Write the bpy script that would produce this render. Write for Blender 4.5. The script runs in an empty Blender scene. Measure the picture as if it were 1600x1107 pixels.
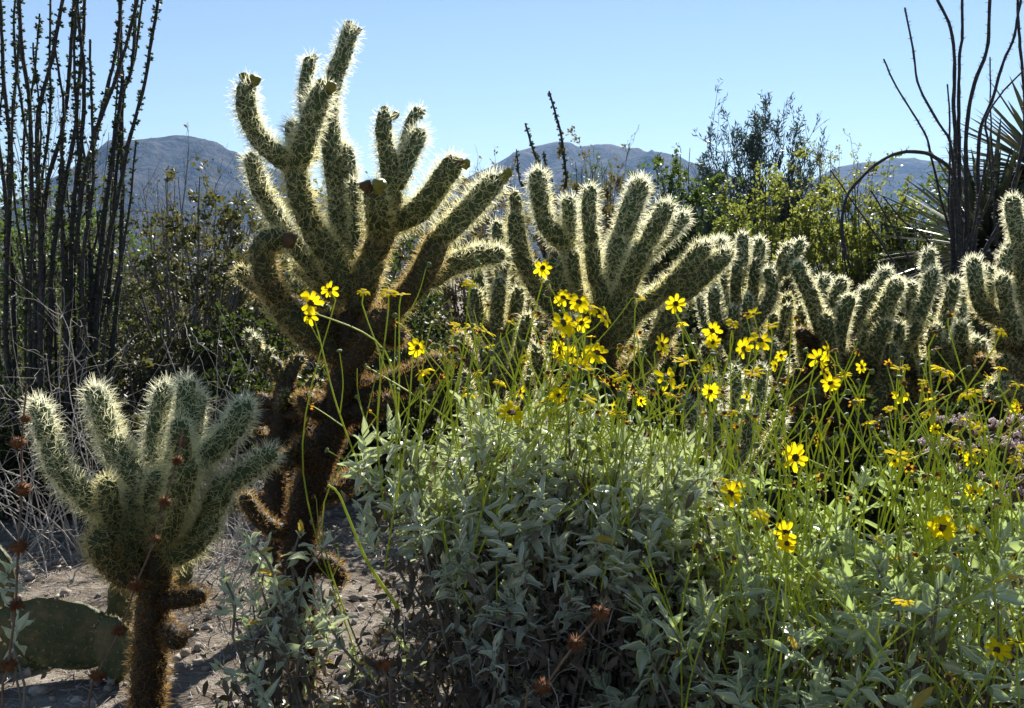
import bpy, math
import numpy as np
from mathutils import Matrix, Vector, noise

# ------------------------------------------------------------------ camera, sky, sun, exposure
R = math.radians
sc = bpy.context.scene
FPX, CX, CY = 1500.0, 800.0, 553.5          # focal length and centre in photograph pixels
CAMZ, PITCH = 1.25, R(4.69)
cam_d = bpy.data.cameras.new('camera'); cam = bpy.data.objects.new('camera', cam_d)
sc.collection.objects.link(cam); sc.camera = cam
cam.location = (0, 0, CAMZ); cam.rotation_euler = (R(90) - PITCH, 0, 0)
cam_d.sensor_width = 36.0; cam_d.lens = 36.0 * FPX / 1600.0
cam_d.clip_start = 0.05; cam_d.clip_end = 20000

SUN_EL, SUN_AZ = R(41), R(16)                # ahead of the camera, a little to the right
world = bpy.data.worlds.new('World'); sc.world = world; world.use_nodes = True
wt = world.node_tree; bg = wt.nodes['Background']
sky = wt.nodes.new('ShaderNodeTexSky'); sky.sky_type = 'NISHITA'; sky.sun_disc = False
sky.sun_elevation = SUN_EL; sky.sun_rotation = SUN_AZ
sky.air_density = 1.0; sky.dust_density = 0.0; sky.ozone_density = 0.3; sky.altitude = 300
wt.links.new(sky.outputs[0], bg.inputs[0]); bg.inputs[1].default_value = 0.052
sun_d = bpy.data.lights.new('sun', 'SUN'); sun = bpy.data.objects.new('sun', sun_d)
sc.collection.objects.link(sun); sun_d.energy = 5.0; sun_d.angle = R(0.55); sun_d.color = (1.0, 0.95, 0.86)
sdir = Vector((math.sin(SUN_AZ) * math.cos(SUN_EL), math.cos(SUN_AZ) * math.cos(SUN_EL), math.sin(SUN_EL)))
sun.rotation_euler = (-sdir).to_track_quat('-Z', 'Y').to_euler(); sun.location = sdir * 30
vs = sc.view_settings; vs.view_transform = 'Standard'; vs.look = 'None'; vs.gamma = 1.0
vs.use_curve_mapping = False; vs.exposure = 1.25
sc.cycles.max_bounces = 7; sc.cycles.transmission_bounces = 5; sc.cycles.diffuse_bounces = 4
sc.cycles.volume_bounces = 0; sc.cycles.use_denoising = True

# ------------------------------------------------------------------ helpers
sp, cp = math.sin(PITCH), math.cos(PITCH)
def P(px, py, d):
    """point at distance d (metres along +Y) on the ray of a photograph pixel"""
    vx, vy = (px - CX) / FPX, (CY - py) / FPX
    t = d / (cp + vy * sp)
    return np.array((vx * t, d, CAMZ + (-sp + vy * cp) * t))
def proj(p):
    p = np.asarray(p) - (0, 0, CAMZ)
    f = p[..., 1] * cp - p[..., 2] * sp; u = p[..., 1] * sp + p[..., 2] * cp
    return CX + FPX * p[..., 0] / f, CY - FPX * u / f, f
def gx(px, d): return (px - CX) / FPX * d
def unit(v):
    v = np.asarray(v, float); return v / np.maximum(np.linalg.norm(v, axis=-1, keepdims=True), 1e-9)
def spline(pts, n):
    """Catmull-Rom through pts, n samples evenly along the length"""
    p = np.asarray(pts, float)
    if len(p) == 2: return p[0] + (p[1] - p[0]) * np.linspace(0, 1, n)[:, None]
    q = np.vstack([2 * p[0] - p[1], p, 2 * p[-1] - p[-2]]); out = []
    for i in range(len(p) - 1):
        a, b, c, d = q[i:i + 4]; t = np.linspace(0, 1, 12, endpoint=False)[:, None]
        out.append(.5 * (2 * b + (c - a) * t + (2 * a - 5 * b + 4 * c - d) * t**2 + (3 * b - a - 3 * c + d) * t**3))
    out = np.vstack(out + [p[-1:]])
    s = np.r_[0, np.cumsum(np.linalg.norm(np.diff(out, axis=0), axis=1))]
    u = np.linspace(0, s[-1], n)
    return np.stack([np.interp(u, s, out[:, k]) for k in range(out.shape[1])], 1)

class MB:
    """collects arrays of vertices and faces and links them as one mesh object"""
    def __init__(s): s.v = []; s.f = []; s.n = 0; s.att = {}
    def add(s, v, f, **att):
        v = np.asarray(v, np.float32).reshape(-1, 3)
        for g in (f if isinstance(f, list) else [f]):
            if len(g): s.f.append(np.asarray(g, np.int64) + s.n)
        for k, a in att.items(): s.att.setdefault(k, []).append(np.broadcast_to(np.asarray(a, np.float32), (len(v),)))
        s.v.append(v); s.n += len(v); return s
    def mesh(s, name, mat, origin=(0, 0, 0), smooth=False):
        me = bpy.data.meshes.new(name); v = np.concatenate(s.v) - np.asarray(origin, np.float32)
        li = np.concatenate([g.ravel() for g in s.f]); ls = np.concatenate([np.full(len(g), g.shape[1]) for g in s.f])
        me.vertices.add(len(v)); me.vertices.foreach_set('co', v.astype(np.float32).ravel())
        me.loops.add(len(li)); me.loops.foreach_set('vertex_index', li.astype(np.int32))
        me.polygons.add(len(ls)); me.polygons.foreach_set('loop_start', np.r_[0, np.cumsum(ls)[:-1]].astype(np.int32))
        if smooth: me.polygons.foreach_set('use_smooth', np.ones(len(ls), bool))
        for k, a in s.att.items():
            at = me.attributes.new(k, 'FLOAT', 'POINT'); at.data.foreach_set('value', np.concatenate(a))
        me.update(calc_edges=True)
        if mat: me.materials.append(mat)
        return me
    def build(s, name, mat, parent=None, origin=(0, 0, 0), smooth=False, kind=None):
        return link(name, s.mesh(name, mat, origin, smooth), parent, kind)
def link(name, me, parent=None, kind=None, matrix=None):
    o = bpy.data.objects.new(name, me); sc.collection.objects.link(o)
    if parent is not None: o.parent = parent
    if matrix is not None: o.matrix_basis = matrix
    if kind: o['kind'] = kind
    return o
def thing(name, label, cat, loc, group=None):
    o = bpy.data.objects.new(name, None); sc.collection.objects.link(o); o.location = loc
    o.empty_display_size = .1; o['label'] = label; o['category'] = cat
    if group: o['group'] = group
    return o
def tubes(mb, Pn, Rn, sides=4, **att):
    """many polylines at once: Pn (N,K,3), Rn (N,K)"""
    Pn = np.asarray(Pn, float); N, K, _ = Pn.shape; Rn = np.broadcast_to(np.asarray(Rn, float), (N, K))
    T = np.gradient(Pn, axis=1); T = unit(T); mean = unit(T.mean(1))
    ref = np.where(np.abs(mean[:, 2:3]) < .8, [[0, 0, 1.]], [[1., 0, 0]])[:, None, :]
    U = unit(np.cross(T, ref)); V = np.cross(T, U)
    a = np.arange(sides) * 2 * np.pi / sides
    v = Pn[:, :, None, :] + Rn[:, :, None, None] * (np.cos(a)[:, None] * U[:, :, None, :] + np.sin(a)[:, None] * V[:, :, None, :])
    i = np.arange(N)[:, None, None] * K * sides; k = np.arange(K - 1)[None, :, None] * sides; j = np.arange(sides)[None, None, :]
    j2 = (j + 1) % sides
    q = np.stack([i + k + j, i + k + j2, i + k + sides + j2, i + k + sides + j], -1).reshape(-1, 4)
    mb.add(v, q, **att)
def frames(C):
    """parallel-transport frame along a centre line"""
    T = unit(np.gradient(C, axis=0)); U = np.zeros_like(T)
    r = np.array((1., 0, 0)) if abs(T[0, 0]) < .8 else np.array((0, 1., 0))
    u = unit(np.cross(T[0], r))
    for i in range(len(T)):
        u = unit(u - T[i] * np.dot(u, T[i])); U[i] = u
    return T, U, np.cross(T, U)
def place(tv, tf, pos, X, Y, Z, size):
    """copies of template vertices tv at pos with axes X, Y, Z and size -> verts, faces"""
    size = np.asarray(size, float)
    if size.ndim == 1: size = size[:, None]
    v = (tv[None, :, 0:1] * X[:, None, :] + tv[None, :, 1:2] * Y[:, None, :] + tv[None, :, 2:3] * Z[:, None, :]) * size[:, None, :] + pos[:, None, :]
    f = (tf[None] + np.arange(len(pos))[:, None, None] * len(tv)).reshape(-1, tf.shape[1])
    return v.reshape(-1, 3), f
def rand_axes(rng, n, up=0.0):
    Y = unit(rng.normal(size=(n, 3)) + (0, 0, up)); Z = unit(np.cross(Y, rng.normal(size=(n, 3)))); return np.cross(Y, Z), Y, Z
def ball(n=8, m=5):
    v = [(0, 0, -1)]; f3 = []; f4 = []
    for i in range(1, m):
        t = math.pi * i / m - math.pi / 2
        for j in range(n): v.append((math.cos(t) * math.cos(2 * math.pi * j / n), math.cos(t) * math.sin(2 * math.pi * j / n), math.sin(t)))
    v.append((0, 0, 1)); e = len(v) - 1
    for j in range(n):
        k = (j + 1) % n; f3.append((0, 1 + k, 1 + j)); f3.append((e, e - n + j, e - n + k))
        for i in range(m - 2): a = 1 + i * n; f4.append((a + j, a + k, a + n + k, a + n + j))
    return np.array(v, float), [np.array(f3), np.array(f4).reshape(-1, 4)]
OCT = np.array([(1, 0, 0), (-1, 0, 0), (0, 1, 0), (0, -1, 0), (0, 0, 1), (0, 0, -1)], float)
OCTF = np.array([(0, 2, 4), (2, 1, 4), (1, 3, 4), (3, 0, 4), (2, 0, 5), (1, 2, 5), (3, 1, 5), (0, 3, 5)])

# ------------------------------------------------------------------ materials
def mat(name):
    m = bpy.data.materials.new(name); m.use_nodes = True; nt = m.node_tree; nt.nodes.clear()
    out = nt.nodes.new('ShaderNodeOutputMaterial'); return m, nt, out
def nd(nt, kind, **kw):
    n = nt.nodes.new(kind)
    for k, v in kw.items():
        if k in n.inputs: n.inputs[k].default_value = v
        else: setattr(n, k, v)
    return n
def ramp(nt, fac, stops):
    n = nt.nodes.new('ShaderNodeValToRGB'); e = n.color_ramp.elements
    while len(e) < len(stops): e.new(0.5)
    for q, (p, c) in zip(e, stops): q.position = p; q.color = (*c, 1)
    nt.links.new(fac, n.inputs[0]); return n.outputs[0]
def pos_noise(nt, scale, detail=3, rough=.6):
    g = nd(nt, 'ShaderNodeNewGeometry'); n = nd(nt, 'ShaderNodeTexNoise', Scale=scale, Detail=detail, Roughness=rough)
    nt.links.new(g.outputs['Position'], n.inputs['Vector']); return n.outputs['Fac']
def surf(name, stops, scale=8, rough=.8, bump=0, bscale=40, spec=.3, trans=0, tcol=None, detail=4, attr=None, sheen=0, bdist=.01):
    m, nt, out = mat(name); L = nt.links
    if attr:
        a = nd(nt, 'ShaderNodeAttribute', attribute_name=attr); n = pos_noise(nt, scale, detail)
        mm = nd(nt, 'ShaderNodeMath', operation='MULTIPLY_ADD'); L.new(n, mm.inputs[0]); mm.inputs[1].default_value = .5; mm.inputs[2].default_value = -.25
        ad = nd(nt, 'ShaderNodeMath', operation='ADD'); L.new(mm.outputs[0], ad.inputs[0]); L.new(a.outputs['Fac'], ad.inputs[1]); fac = ad.outputs[0]
    else: fac = pos_noise(nt, scale, detail)
    col = ramp(nt, fac, stops)
    b = nd(nt, 'ShaderNodeBsdfPrincipled', Roughness=rough); b.inputs['Specular IOR Level'].default_value = spec
    L.new(col, b.inputs['Base Color'])
    if sheen: b.inputs['Sheen Weight'].default_value = sheen; b.inputs['Sheen Roughness'].default_value = .4
    if bump:
        n2 = pos_noise(nt, bscale, 5, .65); bn = nd(nt, 'ShaderNodeBump', Strength=bump, Distance=bdist)
        L.new(n2, bn.inputs['Height']); L.new(bn.outputs[0], b.inputs['Normal'])
    sh = b.outputs[0]
    if trans:
        t = nd(nt, 'ShaderNodeBsdfTranslucent')
        if tcol: t.inputs[0].default_value = (*tcol, 1)
        else: L.new(col, t.inputs[0])
        mx = nd(nt, 'ShaderNodeMixShader'); mx.inputs[0].default_value = trans
        L.new(sh, mx.inputs[1]); L.new(t.outputs[0], mx.inputs[2]); sh = mx.outputs[0]
    L.new(sh, out.inputs[0]); return m
M = {}
def spine_mat():
    m, nt, out = mat('cholla_spines'); L = nt.links
    a = nd(nt, 'ShaderNodeAttribute', attribute_name='age')
    c1 = ramp(nt, a.outputs['Fac'], [(0, (.70, .68, .44)), (.3, (.50, .47, .22)), (.6, (.17, .12, .045)), (1, (.022, .014, .008))])  # browner with age; the oldest end is blackened further as painted trunk shade
    c2 = ramp(nt, a.outputs['Fac'], [(0, (.97, .95, .70)), (.3, (.90, .84, .42)), (.6, (.55, .38, .13)), (1, (.22, .10, .03))])
    b = nd(nt, 'ShaderNodeBsdfPrincipled', Roughness=.38); b.inputs['Specular IOR Level'].default_value = .5; L.new(c1, b.inputs['Base Color'])
    t = nd(nt, 'ShaderNodeBsdfTranslucent'); L.new(c2, t.inputs[0]); mx = nd(nt, 'ShaderNodeMixShader'); mx.inputs[0].default_value = .62
    L.new(b.outputs[0], mx.inputs[1]); L.new(t.outputs[0], mx.inputs[2]); L.new(mx.outputs[0], out.inputs[0]); return m
M['spine'] = spine_mat()
M['flesh'] = surf('cholla_flesh', [(0, (.05, .075, .022)), (.4, (.032, .042, .011)), (.7, (.026, .019, .009)), (1, (.012, .008, .005))], 25, .65, .5, 120, attr='age', bdist=.004)  # browns with age; last stops near black, trunk shade put into the colour
M['bud'] = surf('cholla_bud', [(.3, (.12, .13, .02)), (.6, (.24, .22, .04)), (.8, (.2, .1, .03))], 60, .5, .3, 200, trans=.12)
M['bud_young'] = surf('cholla_young_joint', [(.3, (.07, .10, .07)), (.7, (.12, .16, .11))], 60, .6, .3, 200)
M['bud_dry'] = surf('cholla_dry_fruit', [(.3, (.05, .03, .015)), (.7, (.13, .07, .03))], 60, .7, .4, 200)
M['dirt'] = surf('desert_soil', [(.3, (.09, .07, .055)), (.5, (.21, .175, .14)), (.7, (.36, .32, .27))], 6, .95, .9, 70, .1, detail=8, bdist=.03)
M['stone'] = surf('gravel_stone', [(.25, (.15, .12, .10)), (.5, (.30, .26, .22)), (.75, (.48, .44, .39))], 40, .9, .4, 150, .15)
M['mountain'] = surf('mountain_rock', [(.35, (.010, .012, .011)), (.5, (.030, .028, .025)), (.65, (.07, .06, .052))], .06, .95, 1.0, .035, detail=9, spec=.05, bdist=14)
M['bark_grey'] = surf('grey_bark', [(.3, (.10, .09, .08)), (.7, (.24, .22, .20))], 50, .85, .5, 200)
M['twig_pale'] = surf('bleached_twig', [(.3, (.20, .18, .16)), (.7, (.46, .43, .39))], 25, .7, spec=.4)
M['bark_dark'] = surf('dark_bark', [(.3, (.035, .028, .022)), (.7, (.10, .085, .07))], 60, .85, .6, 250)
M['cane'] = surf('ocotillo_cane', [(.3, (.018, .018, .017)), (.55, (.045, .043, .042)), (.8, (.13, .12, .11))], 60, .8, .7, 300)
M['cane_green'] = surf('ocotillo_leaf', [(.3, (.02, .035, .012)), (.7, (.05, .075, .022))], 30, .5, trans=.22, tcol=(.08, .12, .02))
M['thorn'] = surf('ocotillo_thorn', [(.3, (.06, .055, .05)), (.7, (.16, .14, .12))], 30, .7)
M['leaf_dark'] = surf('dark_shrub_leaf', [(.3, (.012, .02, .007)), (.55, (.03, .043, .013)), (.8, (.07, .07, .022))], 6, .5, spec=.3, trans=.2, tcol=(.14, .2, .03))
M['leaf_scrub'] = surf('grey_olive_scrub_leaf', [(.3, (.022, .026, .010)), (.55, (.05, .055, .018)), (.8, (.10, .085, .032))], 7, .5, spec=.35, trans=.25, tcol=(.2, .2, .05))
M['leaf_olive'] = surf('olive_shrub_leaf', [(.25, (.06, .08, .016)), (.55, (.11, .135, .028)), (.8, (.17, .18, .05))], 3, .5, spec=.35, trans=.4, tcol=(.34, .38, .06))
M['leaf_mid'] = surf('mid_green_leaf', [(.25, (.03, .055, .014)), (.55, (.055, .09, .022)), (.8, (.1, .13, .035))], 3, .45, trans=.3, tcol=(.16, .24, .04))
M['leaf_blue'] = surf('blue_green_leaf', [(.25, (.035, .06, .045)), (.55, (.065, .10, .08)), (.8, (.11, .15, .125))], 3, .5, trans=.15, tcol=(.06, .11, .07))
M['leaf_brown'] = surf('brown_scrub_leaf', [(.25, (.06, .05, .02)), (.55, (.11, .09, .03)), (.8, (.17, .13, .06))], 3, .6, trans=.3, tcol=(.24, .2, .06))
M['yucca'] = surf('yucca_blade', [(.25, (.03, .04, .02)), (.55, (.055, .07, .035)), (.8, (.12, .12, .07))], 8, .4, spec=.5, trans=.12)
M['pad'] = surf('prickly_pear_skin', [(.3, (.03, .045, .014)), (.5, (.058, .07, .022)), (.66, (.13, .10, .045))], 16, .6, .4, 60, .4, trans=.04)
M['pad_rim'] = surf('prickly_pear_tuft', [(.3, (.35, .26, .12)), (.7, (.6, .5, .3))], 60, .7, trans=.4)
M['stalk'] = surf('brittlebush_stalk', [(.3, (.26, .33, .03)), (.7, (.45, .51, .06))], 12, .5, trans=.35, tcol=(.6, .66, .06))
M['stem'] = surf('brittlebush_stem', [(.3, (.09, .075, .055)), (.7, (.24, .21, .17))], 20, .85)
M['petal'] = surf('yellow_petal', [(.3, (.82, .60, .006)), (.7, (.88, .70, .012))], 60, .9, trans=.55, tcol=(.95, .76, .01), spec=.05)
M['petal_old'] = surf('withered_petal', [(.3, (.30, .12, .01)), (.7, (.62, .36, .02))], 90, .65, trans=.45, tcol=(.7, .36, .02))
M['disc'] = surf('flower_disc', [(.3, (.035, .022, .010)), (.6, (.10, .055, .012)), (.8, (.22, .13, .02))], 150, .8, .5, 500)
M['budg'] = surf('flower_bud', [(.3, (.06, .09, .02)), (.7, (.17, .21, .06))], 120, .6, .4, 400)
M['head_dry'] = surf('dried_flower_head', [(.3, (.10, .035, .012)), (.6, (.26, .105, .035)), (.85, (.4, .2, .08))], 60, .7, trans=.3)
M['stem_dry'] = surf('dried_stem', [(.3, (.09, .05, .03)), (.7, (.2, .13, .08))], 30, .7)
M['buck'] = surf('buckwheat_floret', [(.25, (.45, .30, .27)), (.5, (.76, .63, .61)), (.8, (.86, .80, .78))], 45, .7, trans=.35)
M['buck_leaf'] = surf('buckwheat_leaf', [(.3, (.05, .06, .03)), (.7, (.13, .14, .09))], 30, .6, trans=.2)
def leafmat(name, stops, edge, tcol, trans=.24, rough=.42, spec=.55):
    m, nt, out = mat(name); L = nt.links
    a = nd(nt, 'ShaderNodeAttribute', attribute_name='edge')
    col = ramp(nt, pos_noise(nt, 22, 4), stops)
    mx = nd(nt, 'ShaderNodeMix', data_type='RGBA'); L.new(a.outputs['Fac'], mx.inputs[0]); L.new(col, mx.inputs[6]); mx.inputs[7].default_value = (*edge, 1)  # pale felted margin, whitened further as a painted sunlit rim
    b = nd(nt, 'ShaderNodeBsdfPrincipled', Roughness=rough); b.inputs['Specular IOR Level'].default_value = spec
    b.inputs['Sheen Weight'].default_value = .35; b.inputs['Sheen Roughness'].default_value = .35
    L.new(mx.outputs[2], b.inputs['Base Color'])
    n2 = pos_noise(nt, 260, 4); bn = nd(nt, 'ShaderNodeBump', Strength=.25, Distance=.002); L.new(n2, bn.inputs['Height']); L.new(bn.outputs[0], b.inputs['Normal'])
    t = nd(nt, 'ShaderNodeBsdfTranslucent'); t.inputs[0].default_value = (*tcol, 1)
    ms = nd(nt, 'ShaderNodeMixShader'); ms.inputs[0].default_value = trans; L.new(b.outputs[0], ms.inputs[1]); L.new(t.outputs[0], ms.inputs[2])
    L.new(ms.outputs[0], out.inputs[0]); return m
M['leaf'] = leafmat('brittlebush_leaf', [(.25, (.21, .24, .145)), (.5, (.36, .385, .26)), (.75, (.54, .55, .43))], (.90, .90, .82), (.50, .60, .22), .34, .27, .8)
M['leaf_green'] = leafmat('brittlebush_green_leaf', [(.25, (.19, .235, .12)), (.5, (.31, .36, .20)), (.75, (.45, .49, .32))], (.86, .87, .74), (.46, .60, .16), .35, .27, .8)
M['leaf_yellow'] = leafmat('brittlebush_yellow_leaf', [(.3, (.32, .26, .04)), (.7, (.52, .36, .05))], (.5, .4, .15), (.6, .45, .05), .35)
M['leaf_dead'] = surf('brittlebush_dead_leaf', [(.25, (.045, .035, .024)), (.55, (.11, .09, .065)), (.8, (.24, .21, .17))], 22, .7, trans=.2, tcol=(.2, .15, .08))

# ------------------------------------------------------------------ the ground, the mountains
def build_ground():
    na, nr = 160, 110
    r = np.r_[0.3 * (5200 / .3) ** np.linspace(0, 1, nr)]; a = np.linspace(0, 2 * np.pi, na, endpoint=False)
    X = r[:, None] * np.cos(a); Y = r[:, None] * np.sin(a) + 1.0; Z = np.zeros_like(X)
    for i in range(nr):
        amp = .03 if r[i] < 15 else .25 if r[i] < 200 else 1.5
        sc_ = 1.3 if r[i] < 15 else .12 if r[i] < 200 else .01
        for j in range(na): Z[i, j] = amp * (noise.noise(Vector((X[i, j] * sc_, Y[i, j] * sc_, 3.1))) ) - (.0 if r[i] < 15 else amp)
    mb = MB(); i = np.arange(nr - 1)[:, None] * na; j = np.arange(na)[None]; k = (j + 1) % na
    q = np.stack([i + j, i + k, i + na + k, i + na + j], -1).reshape(-1, 4)
    v = np.stack([X, Y, Z], -1).reshape(-1, 3); v = np.vstack([v, [[0, 1, 0]]])
    mb.add(v, [q[:, ::-1], np.stack([np.full(na, len(v) - 1), np.arange(na), (np.arange(na) + 1) % na], 1)])
    mb.build('ground', M['dirt'], kind='structure', smooth=True)
build_ground()
def build_mountain(name, prof, D, front, seed, wob):
    """a ridge whose crest stands D metres away; prof = photograph silhouette (px, py)"""
    pr = np.array(prof, float); xs = np.array([P(x, y, D)[0] for x, y in pr]); zs = np.array([P(x, y, D)[2] for x, y in pr])
    x0, x1 = xs[0], xs[-1]; nx, ny = 170, 50
    X = np.linspace(x0, x1, nx); t = np.linspace(0, 1.7, ny)
    crest = np.interp(X, xs, zs); V = np.zeros((ny, nx, 3))
    for i in range(nx):
        for k in range(ny):
            y = D - front + front * t[k]
            s = t[k] if t[k] < 1 else max(0, 1 - (t[k] - 1) * 1.5)
            n = noise.fractal(Vector((X[i] / wob, y / wob, seed)), 0.75, 2.1, 8)
            r_ = 1 - abs(noise.noise(Vector((X[i] / (wob * .45), y / (wob * 1.3), seed + 5)))) * 2
            rel = s ** .8 * (1 - .75 * (1 - s) ** .7 * (.5 - .5 * r_))
            V[k, i] = (X[i] + 20 * n, y, crest[i] * rel + n * crest[i] * .15 * min(1, s * 2) * (1 if t[k] < .9 else .22) - 2)
    V[0, :, 2] = -12; V[-1, :, 2] = -12; V[:, 0, 2] = -12; V[:, -1, 2] = -12
    i = np.arange(ny - 1)[:, None] * nx; j = np.arange(nx - 1)[None]
    q = np.stack([i + j, i + j + 1, i + nx + j + 1, i + nx + j], -1).reshape(-1, 4)
    MB().add(V.reshape(-1, 3), q).build(name, M['mountain'], kind='structure')
build_mountain('mountain', [(20, 420), (80, 330), (120, 282), (150, 255), (180, 226), (205, 215), (235, 211), (290, 211), (312, 214), (335, 222), (372, 236), (420, 258), (480, 292), (560, 340), (640, 420)], 2000, 700, 1.5, 240)
build_mountain('mountain', [(560, 420), (640, 320), (700, 288), (760, 260), (800, 238), (835, 226), (862, 223), (885, 221), (900, 226), (925, 224), (950, 221), (975, 221), (1000, 225), (1020, 229), (1045, 231), (1075, 246), (1120, 262), (1180, 285), (1260, 330), (1340, 420)], 2500, 900, 7.7, 260)
build_mountain('mountain', [(1180, 420), (1250, 290), (1300, 262), (1345, 252), (1385, 246), (1405, 239), (1420, 241), (1435, 240), (1450, 245), (1480, 252), (1540, 262), (1620, 280), (1720, 330), (1800, 420)], 2900, 900, 4.2, 260)

# ------------------------------------------------------------------ chollas
def cholla(label, D, joints, seed, slen=.021, dens=1.0, buds=(), swid=.0012, group=None, base=None, skirt=0, fat=1.0, extra=0):
    rng = np.random.default_rng(seed); joints = list(joints)
    tp = spline(joints[0][0], 20); wt_ = joints[0][1]
    for k in range(skirt):        # old joints drooping from the trunk
        q = tp[int(rng.integers(7, 19))]; sx = rng.choice((-1, 1)); l = wt_ * rng.uniform(.8, 1.7); dz = rng.uniform(-.5, .8)
        joints.append(([tuple(q), (q[0] + sx * l * .6, q[1] - dz * l * .3), (q[0] + sx * l * rng.uniform(.8, 1.1), q[1] - dz * l)], wt_ * rng.uniform(.5, .75), 0, rng.uniform(-.14, .12), rng.uniform(.7, .95)))
    bx = joints[0][0][0][0] if base is None else base
    root = thing('cholla_cactus', label, 'cactus', (gx(bx, D), D, 0), group); org = np.array(root.location)
    top = np.array(joints[0][0][-1]); H_ = np.ptp([p[1] for j in joints[1:] for p in j[0]]); W_ = np.ptp([p[0] for j in joints[1:] for p in j[0]]); aw = np.median([j[1] for j in joints[1:]])
    for k in range(extra):        # further upright fingers filling the clump
        x = top[0] + rng.uniform(-.45, .45) * W_; y = top[1] + rng.uniform(-.1, .6) * H_ * .5; l = aw * rng.uniform(1.6, 2.8); lean = (x - top[0]) / max(W_, 1) * .8 + rng.normal(0, .12); e = rng.uniform(-.2, .25)
        joints.append(([(top[0] * .5 + x * .5, y + l * 1.3), (x - lean * l * .3, y + l * .5), (x + lean * l * .3, y - l * .5)], aw * rng.uniform(.75, 1.0), e * .4, e, rng.uniform(.1, .4)))
    cut = []
    for jt in joints:             # long arms are two joints, one grown from the other
        q = np.array(jt[0], float); Lp = np.linalg.norm(np.diff(q, axis=0), axis=1).sum()
        if len(jt) > 5 or len(q) < 3 or Lp < 3.6 * jt[1]: cut.append(jt); continue
        c = spline(q, 13); f = int(rng.integers(6, 9)); dm = jt[2] + (jt[3] - jt[2]) * f / 12
        cut.append(([tuple(p) for p in c[:f + 1:2]] + ([tuple(c[f])] if f % 2 else []), jt[1] * 1.04, jt[2], dm, min(1, jt[4] + .06)))
        cut.append(([tuple(p) for p in c[f - 1:-1:2]] + [tuple(c[-1])], jt[1] * rng.uniform(.9, 1.0), dm, jt[3], jt[4]))
    joints = cut
    for ji, jt in enumerate(joints):
        pts, w, d0, d1, age = jt[:5]; nm = jt[5] if len(jt) > 5 else 'joint'
        dd = np.linspace(d0, d1, len(pts))
        c3 = np.array([P(x, y, D + e) for (x, y), e in zip(pts, dd)])
        L = np.linalg.norm(np.diff(c3, axis=0), axis=1).sum(); r0 = w * .36 * fat * D / FPX
        nk = int(np.clip(L / .011, 9, 46)); C = spline(c3, nk * 3)
        u = np.linspace(0, 1, nk) ** .85; ii = u * (nk * 3 - 1)
        C = np.stack([np.interp(ii, np.arange(nk * 3), C[:, q]) for q in range(3)], 1)
        if len(pts) > 2: C[1:-1] += rng.normal(0, r0 * .03, (nk - 2, 3))
        s = u * L; e1 = L - s; cap = 1.15 * r0
        prof = np.where(e1 < cap, np.sqrt(np.clip(1 - ((cap - e1) / cap) ** 2, .0004, 1)), 1)
        prof *= np.where(s < .8 * r0, .72 + .28 * np.sin(np.clip(s / (.8 * r0), 0, 1) * np.pi / 2), 1)
        prof *= 1 + .05 * np.sin(s / L * np.pi * 1.0 + rng.uniform(0, 1)) + .025 * np.sin(s / r0 * 1.1 + rng.uniform(0, 6))
        rad = r0 * prof; T, U, V = frames(C); sides = 14
        a = np.arange(sides) * 2 * np.pi / sides
        alt = ((np.arange(sides)[None] + np.arange(nk)[:, None]) % 2) * 2 - 1
        rr = rad[:, None] * (1 + .075 * alt)
        v = C[:, None] + rr[..., None] * (np.cos(a)[None, :, None] * U[:, None] + np.sin(a)[None, :, None] * V[:, None])
        i = np.arange(nk - 1)[:, None] * sides; j = np.arange(sides)[None]; k = (j + 1) % sides
        q = np.stack([i + j, i + k, i + sides + k, i + sides + j], -1).reshape(-1, 4)
        agev = np.clip(age + .25 * (1 - u) - .1, 0, 1)
        mb = MB(); mb.add(np.vstack([v.reshape(-1, 3), C[-1:] + T[-1] * r0 * .05, C[:1]]),
               [q, np.stack([(nk - 1) * sides + np.arange(sides), (nk - 1) * sides + (np.arange(sides) + 1) % sides, np.full(sides, nk * sides)], 1),
                np.stack([(np.arange(sides) + 1) % sides, np.arange(sides), np.full(sides, nk * sides + 1)], 1)], age=np.r_[np.repeat(agev, sides), agev[-1], agev[0]])
        jo = mb.build(nm, M['flesh'], root, org, smooth=True)
        # spines: areoles in a spiral round the joint, a star of needles from each
        area = 2 * np.pi * r0 * L; sp_ = .0172 * (D / 3) ** .5
        na = max(30, int(1.12 * dens * area / sp_ ** 2)); t = (np.arange(na) + .5) / na
        t = np.clip(t + rng.normal(0, .3 / na, na), 0, 1); ph = np.arange(na) * 2.399963 + rng.normal(0, .12, na)
        st = 1 - (1 - t) ** 1.0; fi = np.interp(st * L, s, np.arange(nk)); i0 = np.clip(fi.astype(int), 0, nk - 2); fr = (fi - i0)[:, None]
        lerp = lambda A: A[i0] * (1 - fr) + A[i0 + 1] * fr
        Ci, Ti, Ui, Vi = lerp(C), unit(lerp(T)), lerp(U), lerp(V); ri = np.interp(fi, np.arange(nk), rad)
        slope = np.interp(fi, np.arange(nk), np.gradient(rad, np.maximum(s, 1e-6) + np.arange(nk) * 1e-6))
        rd = unit(np.cos(ph)[:, None] * Ui + np.sin(ph)[:, None] * Vi)
        Nn = unit(rd - np.clip(slope, -4, .5)[:, None] * Ti); Bt = unit(np.cross(Ti, rd)); Tt = unit(np.cross(Nn, Bt))
        Tt = np.where((Tt * Ti).sum(1, keepdims=True) < 0, -Tt, Tt)
        ns = 9; n = na * ns; rep = lambda A: np.repeat(A, ns, 0)
        d = unit(rep(Nn) * rng.uniform(.35, 1.1, (n, 1)) + rep(Tt) * rng.normal(.12, .55, (n, 1)) + rep(Bt) * rng.normal(0, .6, (n, 1)))
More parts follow.
